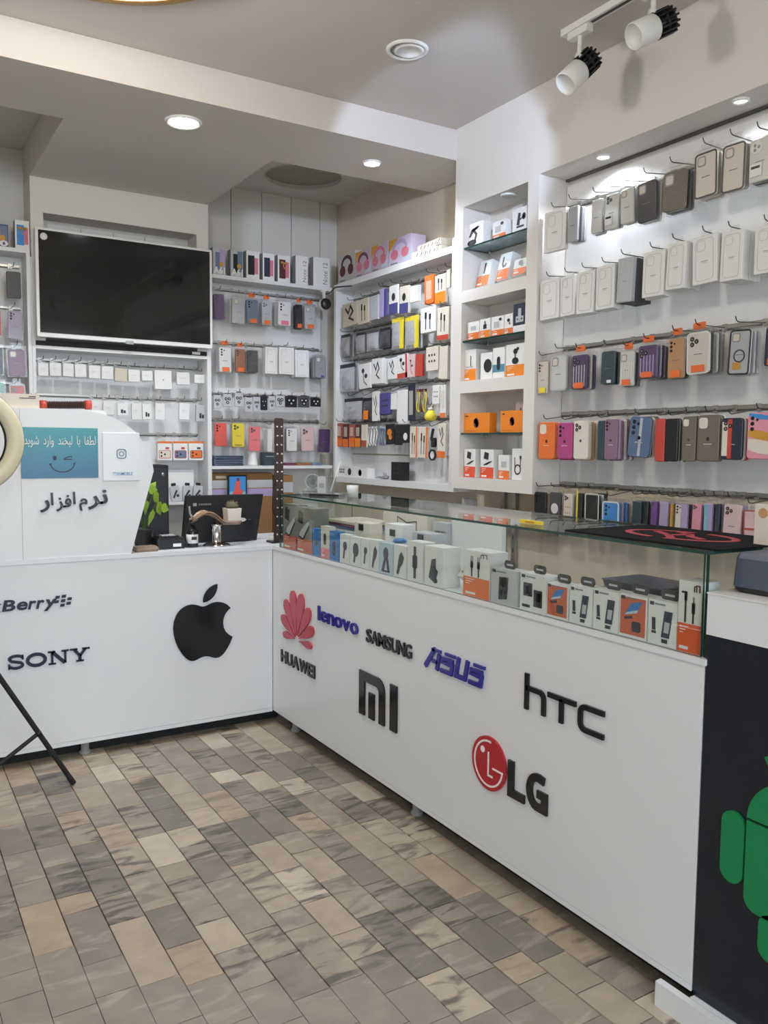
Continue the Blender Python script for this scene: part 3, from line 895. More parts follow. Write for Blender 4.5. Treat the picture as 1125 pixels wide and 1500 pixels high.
loft([(.101, .101, .024, .0125), (.097, .097, .022, .075), (.092, .092, .020, .086)], SLB).obj('shell', t)

# ================================================================== MERCHANDISE
PR = .0005      # thickness of a print
MC = {}
def cached(key, fn, name):
    if key not in MC:
        MC[key] = fn().mesh(name)
    return MC[key]
def opts(s):
    d = {}
    for q in s.split():
        if '=' in q:
            a, b = q.split('=', 1); d[a] = b
        elif q[0] == 'n' and q[1:].isdigit(): d['n'] = int(q[1:])
        else: d[q] = '1'
    return d
INK = C('ink'); LENS = mat('lens_black', PAL['lens'], .12)
def camera_print(w, h, y, style):
    """lens cluster on the back of a case; upper left corner"""
    b = MB(); x = -w / 2 + w * .10; z = h - w * .10
    if style == 's':
        q = w * .40
        o = rrect(x, x + q, z - q, z, q * .25, 4); i = rrect(x + q * .13, x + q - q * .13, z - q + q * .13, z - q * .13, q * .17, 4)
        b.prism(o, y - .0012, y, C('grey')); b.prism(i, y - .0016, y - .0012, C('cream'))
    elif style == 'd':
        for k in (0, 1, 2):
            b.prism(ell(x + w * .11, z - w * (.10 + .2 * k), w * .075, w * .075, 10), y - .0012, y, LENS)
        b.prism(ell(x + w * .31, z - w * .16, w * .05, w * .05, 8), y - .0012, y, LENS)
    elif style == 't':
        for cx, cz in ((.12, .12), (.12, .34), (.33, .23)):
            b.prism(ell(x + w * cx, z - w * cz, w * .095, w * .095, 12), y - .0012, y, LENS)
            b.prism(ell(x + w * cx, z - w * cz, w * .05, w * .05, 8), y - .0016, y - .0012, C('midgrey'))
    elif style == 'w':
        b.prism(ell(x + w * .25, z - w * .25, w * .27, w * .27, 18), y - .0012, y, C('white'))
        for cx, cz in ((.17, .17), (.17, .36), (.35, .26)):
            b.prism(ell(x + w * cx, z - w * cz, w * .07, w * .07, 10), y - .0016, y - .0012, C('grey'))
    return b
def clear_pack(o, w, h, root):
    """case in a clear hanging sleeve"""
    key = (round(w, 2), round(h, 2)); w_, h_ = key
    narrow = w < .045
    put('sleeve', cached(('sl', key), lambda: MB().slab(w, h, .016, .006, SLEEVE, 0, 0, 0), 'sleeve'), root)
    cw, chh = w * (.84 if not narrow else .8), h * .88
    col = CLEARCASE if o['c'] == 'clear' else C(o['c'])
    r = cw * .13
    zb = h * .03
    put('case', cached(('cs', key, o['c']), lambda: MB().slab(cw, chh, .010, r, col, 0, zb, -.003, .002), 'case'), root)
    yf = -.0131
    if 'rim' in o:
        f = rrect(-cw / 2, cw / 2, zb, zb + chh, r, 5)
        put('rim', MB().stroke(f[::-1], cw * .07, yf - .001, yf, C(o['rim']), True).mesh('rim'), root)
    if 'half' in o:
        put('side_stripe', MB().rect(-cw / 2 + .003, 0, zb + .004, zb + chh - .004, yf - PR, yf, C(o['half'])).mesh('side_stripe'), root)
    if 'edge' in o:
        put('edge_strip', MB().rect(-cw / 2, -cw / 2 + .008, zb, h, yf - .001, yf, C(o['edge'])).mesh('edge_strip'), root)
    if o.get('cam', 'n') != 'n':
        b = camera_print(cw, chh, 0, o['cam'])
        b.v = [(x, y + yf, z + zb) for x, y, z in b.v]
        b.obj('lens_cluster', root)
    if 'str' in o:
        for k in range(5):
            x = -cw * .34 + k * cw * .17
            put('stripe', cached(('str', key, o['str']), lambda: MB().rect(-cw * .03, cw * .03, chh * .08, chh * .70, -PR * 2, 0, C(o['str'])), 'stripe'), root, (x, yf, zb))
    if 'ring' in o:
        MB().stroke(ell(0, chh * .45, cw * .26, cw * .26, 18), cw * .05, yf - .001, yf, C('black'), True).obj('magnet_ring', root)
        MB().rect(-cw * .3, cw * .1, chh * .14, chh * .3, yf - .0015, yf - .001, C('mustard')).obj('sticker', root)
    if 'disc' in o:
        MB().prism(ell(0, chh * .45, cw * .33, cw * .33, 18), yf - PR, yf, C('white')).obj('disc_print', root)
    if 'dots' in o:
        b = MB()
        for k in range(9):
            b.prism(ell(cw * (-.25 + .25 * (k % 3)), chh * (.2 + .2 * (k // 3)), cw * .06, cw * .08, 8), yf - PR, yf, C(o['dots']))
        b.obj('dot_print', root)
    if 'bars' in o:
        MB().rect(-cw / 2, cw / 2, chh * .5, chh * .56, yf - .001, yf, C(o['bars'])).obj('cross_bar', root)
    if 'bars2' in o:
        MB().rect(-cw * .3, cw * .3, chh * .10, chh * .13, yf - PR, yf, C(o['bars2'])).obj('caption', root)
    if not narrow and o['c'] not in ('black',) and w > .06:
        put('print_line', cached(('pl', key), lambda: MB().rect(-cw * .2, cw * .2, chh * .48, chh * .50, -PR, 0, C('midgrey')), 'print_line'), root, (0, yf, 0))
    for q in ('st', 'st2'):
        if q in o:
            MB().rect(cw * .02 - (cw * .3 if q == 'st' else 0), cw * .32, zb + chh * .03, zb + chh * (.20 if q == 'st' else .12), -.0168, -.0162, mat('sticker_' + o[q], PAL['stk'] if o[q] == 'orange' else PAL[o[q]], .5)).obj('sticker', root)
    if 'lab' in o:
        MB().rect(-cw * .42, cw * .12, zb + chh * .12, zb + chh * .42, -.0168, -.0162, P('white')).obj('label_tag', root)
        MB().rect(-cw * .36, cw * .04, zb + chh * .30, zb + chh * .36, -.0173, -.0168, INK).obj('caption', root)
    # header with hang slot
    TM_ = mat('sticker_orange', PAL['stk'], .5) if o.get('st') == 'orange' else SLEEVE
    put('hang_tab', cached(('ht', key, TM_.name), lambda: MB().slab(w * .5, .022, .0012, .005, TM_, 0, 0, 0, .0004), 'hang_tab'), root, (0, -.007, h - .001))
def back_pack(o, w, h, kind, col):
    key = ('bk', round(w, 2), round(h, 2), kind, col)
    def mk():
        b = MB()
        if kind == 'clear':
            b.slab(w, h, .014, .006, SLEEVE, 0, 0, 0)
            b.slab(w * .86, h * .88, .010, w * .1, CLEARCASE if col == 'clear' else C(col), 0, h * .03, -.002)
        elif kind == 'sil':
            b.slab(w, h, .010, w * .14, C(col), 0, 0, 0)
        elif kind in ('wbox',):
            b.slab(w, h, .018, .003, P(col), 0, 0, 0)
        else:
            b.slab(w * .98, h, .008, .002, P(col), 0, 0, 0)
        return b
    return cached(key, mk, 'pack')
def white_box(o, w, h, root, square=False):
    k = (round(w, 2), round(h, 2), square)
    M = P('silver') if o.get('back') else P('white')
    put('carton', cached(('wb', k, M.name), lambda: MB().slab(w, h, .018, .003, M, 0, 0, 0), 'carton'), root)
    put('hang_tab', cached(('wt', k), lambda: MB().slab(w * .4, .02, .0012, .004, SLEEVE, 0, 0, 0, .0004), 'hang_tab'), root, (0, -.008, h - .001))
    if square:
        MB().prism(ell(0, h * .5, .004, .005, 10), -.0186, -.0181, C('grey')).obj('printed_mark', root); return
    def out():
        b = MB().stroke(rrect(-w * .36, w * .36, h * .07, h * .93, w * .13, 4)[::-1], .0016, -PR, 0, C('silver'), True)
        b.stroke(rrect(-w * .30, w * .02, h * .93 - w * .40, h * .93 - w * .06, w * .09, 4)[::-1], .0012, -PR, 0, C('silver'), True)
        b.rect(-w * .14, w * .14, h * .46, h * .475, -PR, 0, C('grey'))
        return b.rect(-w * .10, w * .10, h * .43, h * .442, -PR, 0, C('silver'))
    put('printed_outline', cached(('wo', k), out, 'printed_outline'), root, (0, -.0181, 0))
def silicone(o, w, h, root):
    key = (round(w, 2), round(h, 2))
    M = C(o['c'])
    put('case', MB().slab(w, h, .010, w * .15, M, 0, 0, 0, .002).mesh('case'), root)
    put('inner_edge', MB().slab(w * .985, h * .99, .003, w * .15, C('cream'), 0, h * .005, .0032, .0005).mesh('inner_edge'), root)
    yf = -.0101
    if o['cam'] == 's':
        b = MB().prism(rrect(-w * .42, -w * .02, h * .94 - w * .42, h * .94, w * .11, 4), yf - PR, yf, C('cream'))
        b.obj('camera_cutout', root)
    elif o['cam'] in 'dt':
        b = camera_print(w, h, yf, o['cam']); b.obj('lens_cluster', root)
    if o['cam'] != 'n' and w > .05:
        MB().prism(ell(0, h * .48, w * .07, w * .075, 10), yf - PR, yf, C('ink')).obj('printed_mark', root)
        MB().rect(-w * .18, w * .18, h * .36, h * .375, yf - PR, yf, C('cream')).obj('print_line', root)
    if 'flag' in o:
        MB().rect(-w * .44, -w * .18, .012, h - .012, yf - .0009, yf - PR, C('cream')).obj('side_stripe', root)
        MB().rect(-w * .18, w * .02, .004, h - .004, yf - .0009, yf - PR, C('red')).obj('side_stripe', root)
    if 'waves' in o:
        for c_, a, b_ in (('cream', .12, .42), ('mustard', .42, .62), ('skyblue', .86, .97)):
            z0, z1 = h * a, h * b_
            MB().prism([(-w * .44, z0 + h * .08), (0, z0), (w * .44, z0 - h * .02), (w * .44, z1 - h * .05), (0, z1), (-w * .44, z1 + h * .02)], yf - .0007, yf - .0001, C(c_)).obj('wave_band', root)
    if o['c'] == 'blue':
        MB().rect(-w * .02, w * .10, h * .03, h * .97, yf - PR, yf, C('silver')).obj('side_stripe', root)
def motif(b, kind, w, h, z0, y, M=None):
    """flat printed picture on a carton front, filling w x h above z0"""
    M = M or INK
    G = C('midgrey'); y0 = y - PR
    S = lambda pts, wd: b.stroke([(x * w, z0 + z * h) for x, z in pts], wd * w, y0, y, M)
    E = lambda cx, cz, rx, rz, m_=None, n=14: b.prism(ell(cx * w, z0 + cz * h, rx * w, rz * w, n), y0, y, m_ or M)
    R = lambda x0, x1, a, c_, m_=None: b.rect(x0 * w, x1 * w, z0 + a * h, z0 + c_ * h, y0, y, m_ or M)
    if kind == 'squig':
        S([(-.3, .8), (-.1, .55), (.05, .85), (.2, .6), (-.05, .35), (.25, .2)], .07)
    elif kind == 'cable':
        S([(-.14, .12), (-.14, .8)], .05); R(-.2, -.08, .55, .8); S([(.14, .12), (.14, .72)], .05); R(.08, .2, .5, .72)
    elif kind == 'cable2':
        for x in (-.17, .09):
            S([(x, .0), (x, .5)], .05); R(x - .05, x + .05, .35, .62); R(x - .045, x - .015, .62, .82, G); R(x + .015, x + .045, .62, .82, G)
    elif kind == 'jack':
        S([(-.18, 0), (-.18, .72)], .07); R(-.24, -.12, .55, .78); R(-.36, -.12, .73, .78); S([(.16, 0), (.16, .5)], .07); R(.09, .23, .25, .52); R(.13, .19, .52, .66, G)
    elif kind == 'buds':
        E(-.12, .72, .12, .10); E(.12, .5, .12, .10); S([(-.12, .7), (-.05, .3), (.2, .12)], .04)
    elif kind == 'dots':
        for k in range(6): E(-.22 + .22 * (k % 3), .4 + .25 * (k // 3), .06, .06, None, 8)
    elif kind == 'dot': E(0, .35, .2, .24)
    elif kind == 'disc2': E(.0, .5, min(.34, .36 * h / w), min(.34, .36 * h / w)); E(0, .5, .08, .1, G)
    elif kind == 'disc': E(0, .35, .3, .3, C('white'))
    elif kind == 'lines':
        for k in range(4): R(-.28 + .16 * k, -.2 + .16 * k, .15, .8, C('cream'))
    elif kind == 'flower': E(0, .6, .28, .22, C('amber')); E(.1, .35, .2, .16, C('amber'))
    elif kind == 'plug': R(-.18, .02, .2, .5); R(.06, .26, .2, .42)
    elif kind == 'stand':
        E(-.1, .16, .24, .10); S([(.05, .2), (.14, .5), (-.02, .72), (.2, .8)], .09); b.prism([(x * w, z0 + z * h) for x, z in ((-.26, .45), (-.12, .78), (.26, .86), (.28, .80), (.0, .68), (-.16, .42))], y0, y, M)
    elif kind == 'stand2':
        R(-.2, .3, .16, .25); b.prism([(x * w, z0 + z * h) for x, z in ((-.2, .3), (.0, .26), (.08, .8), (-.08, .84))], y0, y, M); S([(.0, .5), (.25, .6)], .06); E(.3, .62, .13, .15); E(.3, .62, .07, .08, P('white'))
    elif kind == 'charger': R(-.3, .12, .12, .62, C('silver')); E(.22, .76, .12, .08)
    elif kind == 'pen': S([(0, .1), (0, .85)], .12)
    elif kind == 'pen2': S([(-.1, .0), (-.1, .8)], .07); S([(.12, .0), (.12, .6)], .07)
    elif kind == 'hook': S([(-.16, .8), (-.16, .3), (-.05, .12), (.1, .18), (.12, .35)], .11)
    elif kind in ('smalldot', 'smallplug'): E(.0, .55, .17, .14); E(.14, .3, .1, .1, G)
    elif kind == 'faint': R(-.22, .22, .2, .6, C('silver'))
    elif kind == 'plugv': R(-.16, .16, .1, .5); R(-.05, .05, .5, .8)
    elif kind == 'socket': R(-.3, .3, .12, .42, C('silver')); R(-.12, .12, .42, .8, C('silver')); E(-.16, .28, .05, .05); E(.16, .28, .05, .05)
    elif kind == 'lamp': R(-.28, .28, .05, .12, C('silver')); S([(.1, .1), (.1, .7)], .06)
    elif kind == 'oval': E(.12, .52, .34, .36, None, 20)
    elif kind == 'pill': b.prism([(x, z) for x, z in rrect(-.14 * w, .14 * w, z0 + .28 * h, z0 + .75 * h, .14 * w, 5)], y0, y, M)
    elif kind == 'pillg': b.prism([(x, z) for x, z in rrect(-.16 * w, .16 * w, z0 + .15 * h, z0 + .7 * h, .15 * w, 5)], y0, y, M); E(0, .3, .08, .08, G)
    elif kind == 'mic': E(.02, .18, .18, .12); S([(.02, .2), (.0, .6)], .05); E(.02, .66, .12, .1); E(.14, .78, .07, .06)
    elif kind == 'apple2':
        E(0, .52, .10, .12, C('plum'), 16); E(-.02, .60, .075, .06, C('coral')); E(.03, .45, .06, .07, C('teal')); R(-.42, -.32, .86, .92); R(-.4, .0, .07, .1, C('rust'))
    elif kind == 'chargercable': b.prism([(x * w, z0 + z * h) for x, z in ((-.25, .5), (.1, .42), (.14, .82), (-.18, .9))], y0, y, M); S([(-.1, .12), (.35, .34)], .06); S([(-.25, .1), (.2, .3)], .05)
    elif kind == 'loop': b.stroke([(x, z) for x, z in ell(.03 * w, z0 + .34 * h, .26 * w, .28 * w, 18)], .08 * w, y0, y, M, True); S([(-.2, .4), (-.26, .75)], .06); S([(.26, .4), (.28, .75)], .06); R(.2, .36, .7, .8)
    elif kind == 'shoe':
        b.prism([(x * w, z0 + z * h) for x, z in ((-.38, .55), (-.08, .48), (-.02, .9), (-.12, .86), (-.22, .95), (-.34, .92))], y0, y, C('ink'))
        b.prism([(x * w, z0 + z * h) for x, z in ((-.3, .06), (-.05, -.02), (.34, .46), (.34, .62), (.18, .56), (-.24, .22))], y0, y, C('lightgrey')); b.stroke([(x * w, z0 + z * h) for x, z in ((-.3, .06), (-.05, -.02), (.34, .46))], .05 * w, y0 - PR, y0, C('ink'))
    elif kind == 'ear': E(.05, .62, .2, .22); S([(.0, .55), (-.1, .15)], .16)
    elif kind == 'bulbm': E(.05, .58, .28, .34); S([(-.05, .35), (-.1, .1)], .16)
    elif kind == 'ear2': b.prism([(x * w, z0 + z * h) for x, z in ((-.05, .72), (.12, .85), (.34, .66), (.22, .45), (.02, .3), (-.12, .06), (-.26, .1), (-.16, .4))], y0, y, M)
    elif kind == 'legs': E(.0, .68, .2, .26); S([(-.05, .5), (-.25, .05)], .16); S([(.1, .5), (.22, .05)], .16); R(-.3, .3, .04, .1)
    elif kind == 'watch': R(-.08, .08, .06, .92); b.prism(rrect(-.16 * w, .16 * w, z0 + .34 * h, z0 + .68 * h, .05 * w, 3), y0, y, M); R(-.1, .1, .42, .6, C('indigo'))
    elif kind == 'budcase': b.prism([(x * w, z0 + z * h) for x, z in ((-.26, .2), (.1, .06), (.24, .4), (.12, .48), (.12, .74), (-.1, .7))], y0, y, M); E(.14, .14, .08, .07)
    elif kind == 'speakerm': b.prism([(x * w, z0 + z * h) for x, z in ((-.18, .1), (.16, .16), (.2, .82), (-.16, .8))], y0, y, M); E(.02, .66, .13, .14, C('rose')); E(-.06, .34, .05, .05, G); E(.1, .36, .05, .05, G)
    elif kind == 'twoblock': R(-.36, -.02, .4, .78); R(.04, .36, .14, .62); R(-.4, -.1, .08, .16); R(-.26, -.1, .46, .7, G); R(.12, .3, .3, .54, G)
    elif kind == 'bluephone':
        b.prism([(x * w, z0 + z * h) for x, z in ((-.3, .52), (.16, .62), (.34, .92), (-.06, .84))], y0, y, C('azure')); b.prism([(x * w, z0 + z * h) for x, z in ((-.3, .52), (.16, .62), (.2, .7), (-.2, .6))], y0 - PR, y0, C('skypale'))
        b.prism(rrect(-.02 * w, .3 * w, z0 + .14 * h, z0 + .4 * h, .06 * w, 3), y0, y, M); S([(-.3, .44), (.0, .5)], .08)
    elif kind == 'phonemic':
        b.prism([(x * w, z0 + z * h) for x, z in ((-.02, .18), (.26, .18), (.36, .82), (.08, .82))], y0, y, C('navy')); b.prism([(x * w, z0 + z * h) for x, z in ((.07, .3), (.24, .3), (.28, .56), (.1, .56))], y0 - PR, y0, C('silver'))
        S([(-.28, .32), (-.3, .62)], .12); R(-.36, -.2, .24, .3); R(.0, .2, .05, .14)
    elif kind == 'smalldark': E(0, .5, .26, .2)
def carton(o, w, h, root, d):
    M = P(o.get('c', 'white'))
    MB().box(-w / 2, w / 2, -d, 0, 0, h, M).obj('carton', root)
    z0 = 0
    if 'band' in o:
        z0 = h * float(o.get('bo', 0)); z1 = z0 + h * float(o['bf'])
        MB().rect(-w / 2, w / 2, z0, z1, -d - .0006, -d, P(o['band'])).obj('colour_band', root)
        if 'bo' not in o and w > .05:
            b = MB()
            for k in range(3): b.rect(-w * .40, -w * (.05 + .1 * k), z1 - .008 - .007 * k, z1 - .006 - .007 * k, -d - .0011, -d - .0006, P('white'))
            b.rect(-w * .40, -w * .02, z0 + .006, z0 + .013, -d - .0011, -d - .0006, P('white'))
            b.obj('caption', root)
        z0 = z1 if 'bo' not in o else 0
    if 'inset' in o:
        MB().rect(-w * .46, w * .46, h * .06, h * .94, -d - .0005, -d, P(o['inset'])).obj('printed_panel', root)
    if 'side' in o:
        MB().rect(w * .34, w / 2, 0, h, -d - .0005, -d, P(o['side'])).obj('colour_band', root)
    k = o.get('motif', 'none')
    if k != 'none':
        b = MB()
        motif(b, k, w, (h - z0) * .94, z0 + (.0 if 'bo' in o else .002), -d - .0006)
        if b.v: b.obj('printed_picture', root)
    if 'lg' in o:
        b = MB(); q = .006
        b.stroke([(w * .18, h * .86), (w * .18, h * .93), (w * .27, h * .95), (w * .27, h * .86)], .003, -d - .0011, -d - .0006, C('maroon')); b.stroke([(w * .31, h * .95), (w * .40, h * .95), (w * .40, h * .86)], .003, -d - .0011, -d - .0006, C('maroon'))
        b.obj('logo', root)
    if 'tag' in o:
        MB().rect(-w * .44, -w * .30, h * .88, h * .96, -d - .0012, -d - .0006, INK).obj('badge', root)
        MB().rect(-w * .26, w * .10, h * .905, h * .935, -d - .0012, -d - .0006, C('midgrey')).obj('caption', root)
        b = MB().slab(.052, .024, .001, .010, mat('smoked_tab', (58, 52, 50), .2), 0, 0, 0, .0003).rect(-.014, .014, .009, .014, -.0014, -.001, C('silver'))
        b.obj('hang_tab', root, (0, -d * .5, h))
def hang_card(o, w, h, root):
    d = .008
    MB().slab(w, h, d, .002, P(o['c']), 0, 0, 0).obj('card', root)
    z0 = 0
    y = -d - .0001
    if 'band' in o:
        z0 = h * float(o['bf'])
        MB().rect(-w / 2 + .001, w / 2 - .001, .001, z0, y - PR, y, P(o['band'])).obj('colour_band', root)
    if 'side' in o:
        MB().rect(w * .30, w / 2 - .001, .001, h - .001, y - PR, y, P(o['side'])).obj('colour_band', root)
    if o.get('motif', 'none') != 'none':
        b = MB(); motif(b, o['motif'], w, h - z0, z0, y - PR)
        if b.v: b.obj('printed_picture', root)
def soft_bag(o, w, h, root):
    """crinkled pouch with a header strip"""
    rr = random.Random(int(w * 9999) + int(h * 7777))
    nx, nz = 7, 9
    vs = []
    for j in range(nz):
        for i in range(nx):
            u, v = i / (nx - 1), j / (nz - 1)
            bulge = math.sin(PI * u) ** .6 * math.sin(PI * min(1, v * 1.05)) ** .6
            vs.append(((u - .5) * w * (1 - .05 * math.sin(PI * v)), -.004 - .016 * bulge - rr.uniform(0, .005) * bulge, v * h * .86))
    fs = [(j * nx + i, j * nx + i + 1, (j + 1) * nx + i + 1, (j + 1) * nx + i) for j in range(nz - 1) for i in range(nx - 1)]
    k = len(vs)
    vs += [(x, 0, z) for x, y, z in vs]
    fs += [tuple(k + q for q in f[::-1]) for f in fs]
    for i in range(nx - 1): fs += [(i + 1, i, k + i, k + i + 1)]
    M = mat('bag_' + o['c'], PAL[o['c']], .22, 0.25 if o['c'] == 'silver' else 0)
    MB().add(vs, fs, M).obj('pouch', root)
    MB().slab(w, h * .15, .004, .002, C(o['top']), 0, h * .85, 0).obj('header', root)
    if 'side' in o:
        MB().rect(w * .30, w * .5, 0, h * .86, -.0135, -.001, C(o['side'])).obj('side_strip', root)
    if 'low' in o:
        MB().rect(-w * .1, w * .4, h * .06, h * .45, -.026, -.0255, P(o['low'])).obj('insert_card', root)
def packet(o, w, h, root):
    MB().slab(w, h * .9, .012, .004, P(o['c']), 0, 0, 0).obj('packet', root)
    put('hang_tab', MB().slab(w * .5, h * .12, .001, .003, SLEEVE, 0, 0, 0, .0003).mesh('hang_tab'), root, (0, -.005, h * .9))
    if o.get('motif'):
        b = MB(); motif(b, o['motif'], w, h * .9, 0, -.0122); b.obj('printed_picture', root)
    else:
        MB().rect(-w * .25, w * .2, h * .5, h * .52, -.0126, -.0121, C('silver')).rect(-w * .25, w * .05, h * .42, h * .435, -.0126, -.0121, C('silver')).obj('caption', root)
def phone_carton(o, w, h, root):
    d = .05
    MB().box(-w / 2, w / 2, -d, 0, 0, h, P(o['c'])).obj('carton', root)
    MB().box(-w / 2 - .0006, -w / 2, -d, 0, 0, h, P('grey')).obj('side_print', root)
    y = -d
    if 'ph' in o:
        wide = 'txt' in o
        MB().rect(-w * (.30 if wide else .38), w * (.1 if wide else .12), h * .14, h * .84, y - PR, y, P(o['ph'])).obj('printed_phone', root)
        if wide:
            MB().rect(w * .05, w * .45, h * .2, h * .95, y - .0009, y - PR, P('slate' if o['ph'] != 'slate' else 'lilac')).obj('printed_phone', root)
            MB().prism(ell(w * .18, h * .40, w * .17, w * .19, 10), y - .0014, y - .0009, P('mustard')).obj('printed_shape', root)
    if 'ph2' in o:
        MB().rect(w * .12, w * .40, h * .18, h * .76, y - PR, y, P(o['ph2'])).obj('printed_phone', root)
    if 'txt' in o:
        MB().text(o['txt'], -w * .46, w * .48, h * .04, h * .30, y - .002, y - .002, P('white'), .04).obj('lettering', root)
    if 'vt' in o:
        MB().text('Note 12', -w * .02 + w * .1, w * .36, h * .10, h * .84, y - .0006, y - .0006, P('midgrey'), .0, True).obj('lettering', root)
    if 'bow' in o:
        M = mat('gold_ribbon', (196, 150, 60) if o['bow'] == '1' else (130, 124, 112), .3)
        b = MB()
        for sx in (-1, 1):
            b.lathe([(0, -.012), (.006, -.006), (.008, 0), (.005, .006), (0, .011)], M, 8, (sx * .013, y - .006, h * .72), 'x')
        b.tube([(0, y - .004, h * .72), (-.006, y - .004, h * .6), (.004, y - .003, h * .5)], .003, M, 6)
        b.obj('bow', root)
def headset_carton(o, w, h, root):
    d = .09
    MB().box(-w / 2, w / 2, -d, 0, 0, h, P(o['c'])).obj('carton', root)
    y = -d
    if o['c'] != 'greybox':
        MB().prism([(-w / 2, h * .55), (-w * .05, h), (-w / 2, h)], y - PR, y, P('mustard')).obj('printed_corner', root)
        MB().prism([(w / 2, h * .1), (w / 2, h * .5), (w * .1, h * .1)], y - PR, y, P('skypale')).obj('printed_corner', root)
    M = P(o['pic'])
    b = MB().stroke(ell(0, h * .58, w * .29, h * .28, 16, 0, 180), w * .10, y - .0009, y - PR, M)
    b.obj('printed_headband', root)
    for sx in (-1, 1):
        MB().prism(ell(sx * w * .24, h * .40, w * .17, h * .19, 16), y - .0013, y - .0009, P(o['pic'] if o['c'] == 'greybox' else 'rose')).obj('printed_cushion', root)
    MB().rect(-w * .42, -w * .1, h * .05, h * .10, y - PR, y, P('midgrey')).obj('caption', root)
def lens_card(o, w, h, root):
    MB().slab(w, h, .006, .004, C(o['c']), 0, 0, 0).obj('card', root)
    b = MB()
    for cx, cz in ((-.18, .62), (.18, .62), (0, .34)):
        b.prism(ell(w * cx, h * cz, w * .17, w * .17, 12), -.0075, -.0062, LENS)
        b.prism(ell(w * cx, h * cz, w * .08, w * .08, 8), -.0082, -.0075, C('silver'))
    b.obj('lens_cover', root)
    MB().rect(-w * .3, w * .3, h * .9, h * 1.08, -.004, -.003, C('ink')).obj('hang_tab', root)
def camera_carton(o, w, h, root):
    MB().box(-w / 2, w / 2, -.03, 0, 0, h * .88, P('white')).obj('carton', root)
    MB().rect(-w / 2, w / 2, h * .80, h * .90, -.0306, -.030, P('orange')).obj('header', root)
    MB().box(-w * .12, w * .12, -.017, -.014, h * .88, h, SLEEVE).obj('hang_tab', root)
    MB().prism(rrect(-w * .40, w * .40, h * .10, h * .46, .006, 3), -.0306, -.030, P(o['pic'])).obj('printed_camera', root)
    b = MB().stroke(rrect(-w * .40, w * .40, h * .10, h * .46, .006, 3)[::-1], .003, -.0312, -.0306, P(o['pc']), True)
    for x, z in ((-.24, .36), (-.24, .2), (.0, .28)): b.prism(ell(w * x, h * z, w * .07, w * .07, 10), -.0312, -.0306, P('maroon'))
    b.obj('printed_lens', root)
    MB().rect(w * .05, w * .3, h * .52, h * .62, -.0306, -.030, P(o['pc'])).obj('printed_mark', root)
def cable_bundle(o, w, h, root):
    for k in range(3):
        x = (-.3 + .3 * k) * w
        p = []
        for i in range(14):
            q = 2 * PI * i / 13
            p.append((x + w * .13 * math.cos(q), -.012 + .004 * math.sin(3 * q), h * .45 + h * .42 * math.sin(q)))
        MB().tube(p, .0028, C('yellow' if o['c'] == 'yellow' and k != 1 else ('maroon' if o['c'] == 'yellow' else o['c'])), 6, False).obj('cable_loop', root)
        MB().box(x - w * .12, x + w * .12, -.016, -.006, h * .82, h * .92, C('maroon' if o['c'] == 'yellow' else 'silver')).obj('tie', root)
def bulb_pack(o, w, h, root):
    MB().lathe([(0, 0), (w * .34, .004), (w * .46, h * .3), (w * .38, h * .55), (w * .2, h * .8)], C('yellow'), 16, (0, -.03, 0)).obj('bulb', root)
    MB().lathe([(w * .2, h * .8), (w * .2, h), (0, h)], C('cream'), 14, (0, -.03, 0)).obj('cap', root)
    MB().tube([(0, -.03, h), (0, -.02, h * 1.3)], .003, C('cream'), 6).obj('hanger', root)
def key_charm(o, w, h, root):
    MB().tube([(0, -.01, h), (-w * .2, -.012, h * .7), (w * .1, -.012, h * .45)], w * .12, C('black'), 8).obj('strap', root)
    MB().slab(w * .6, h * .3, .012, .008, C('black'), w * .1, h * .42, -.004).obj('body', root)
    MB().stroke(ell(0, h * .18, w * .42, w * .42, 16), w * .12, -.018, -.008, C('black'), True).obj('ring', root)
    MB().prism(ell(0, h * .18, w * .34, w * .34, 14), -.014, -.010, C('white')).obj('disc', root)

BUILD = {'clear': clear_pack, 'wbox': white_box, 'sil': silicone, 'card': hang_card, 'bag': soft_bag, 'pouch': packet, 'pbox': phone_carton,
         'hbox': headset_carton, 'lens': lens_card, 'cbox': camera_carton, 'cabs': cable_bundle, 'bulb': bulb_pack, 'keych': key_charm}
NAME = {'clear': 'phone_case_pack', 'wbox': 'case_carton', 'sil': 'phone_case', 'card': 'hanging_card', 'bag': 'hanging_bag', 'pouch': 'hanging_packet',
        'pbox': 'phone_carton', 'hbox': 'headphone_carton', 'lens': 'lens_cover_pack', 'cbox': 'camera_carton', 'cabs': 'cable_bundle', 'bulb': 'bulb_pack',
        'keych': 'hanging_charm', 'nbox': 'accessory_carton', 'gbox': 'accessory_carton', 'boxs': 'accessory_carton'}
CAT = {'clear': 'phone case', 'wbox': 'carton', 'sil': 'phone case', 'card': 'accessory pack', 'bag': 'bag', 'pouch': 'packet', 'pbox': 'phone box', 'hbox': 'headphone box',
       'lens': 'lens cover', 'cbox': 'carton', 'cabs': 'cables', 'bulb': 'light bulb', 'keych': 'charm', 'nbox': 'carton', 'gbox': 'carton', 'boxs': 'carton'}
DEPTH = {'clear': .016, 'wbox': .018, 'sil': .010, 'card': .008, 'bag': .02, 'pouch': .012, 'pbox': .05, 'hbox': .09, 'lens': .006, 'cbox': .03, 'cabs': .016, 'bulb': .03, 'keych': .016, 'boxs': .05}
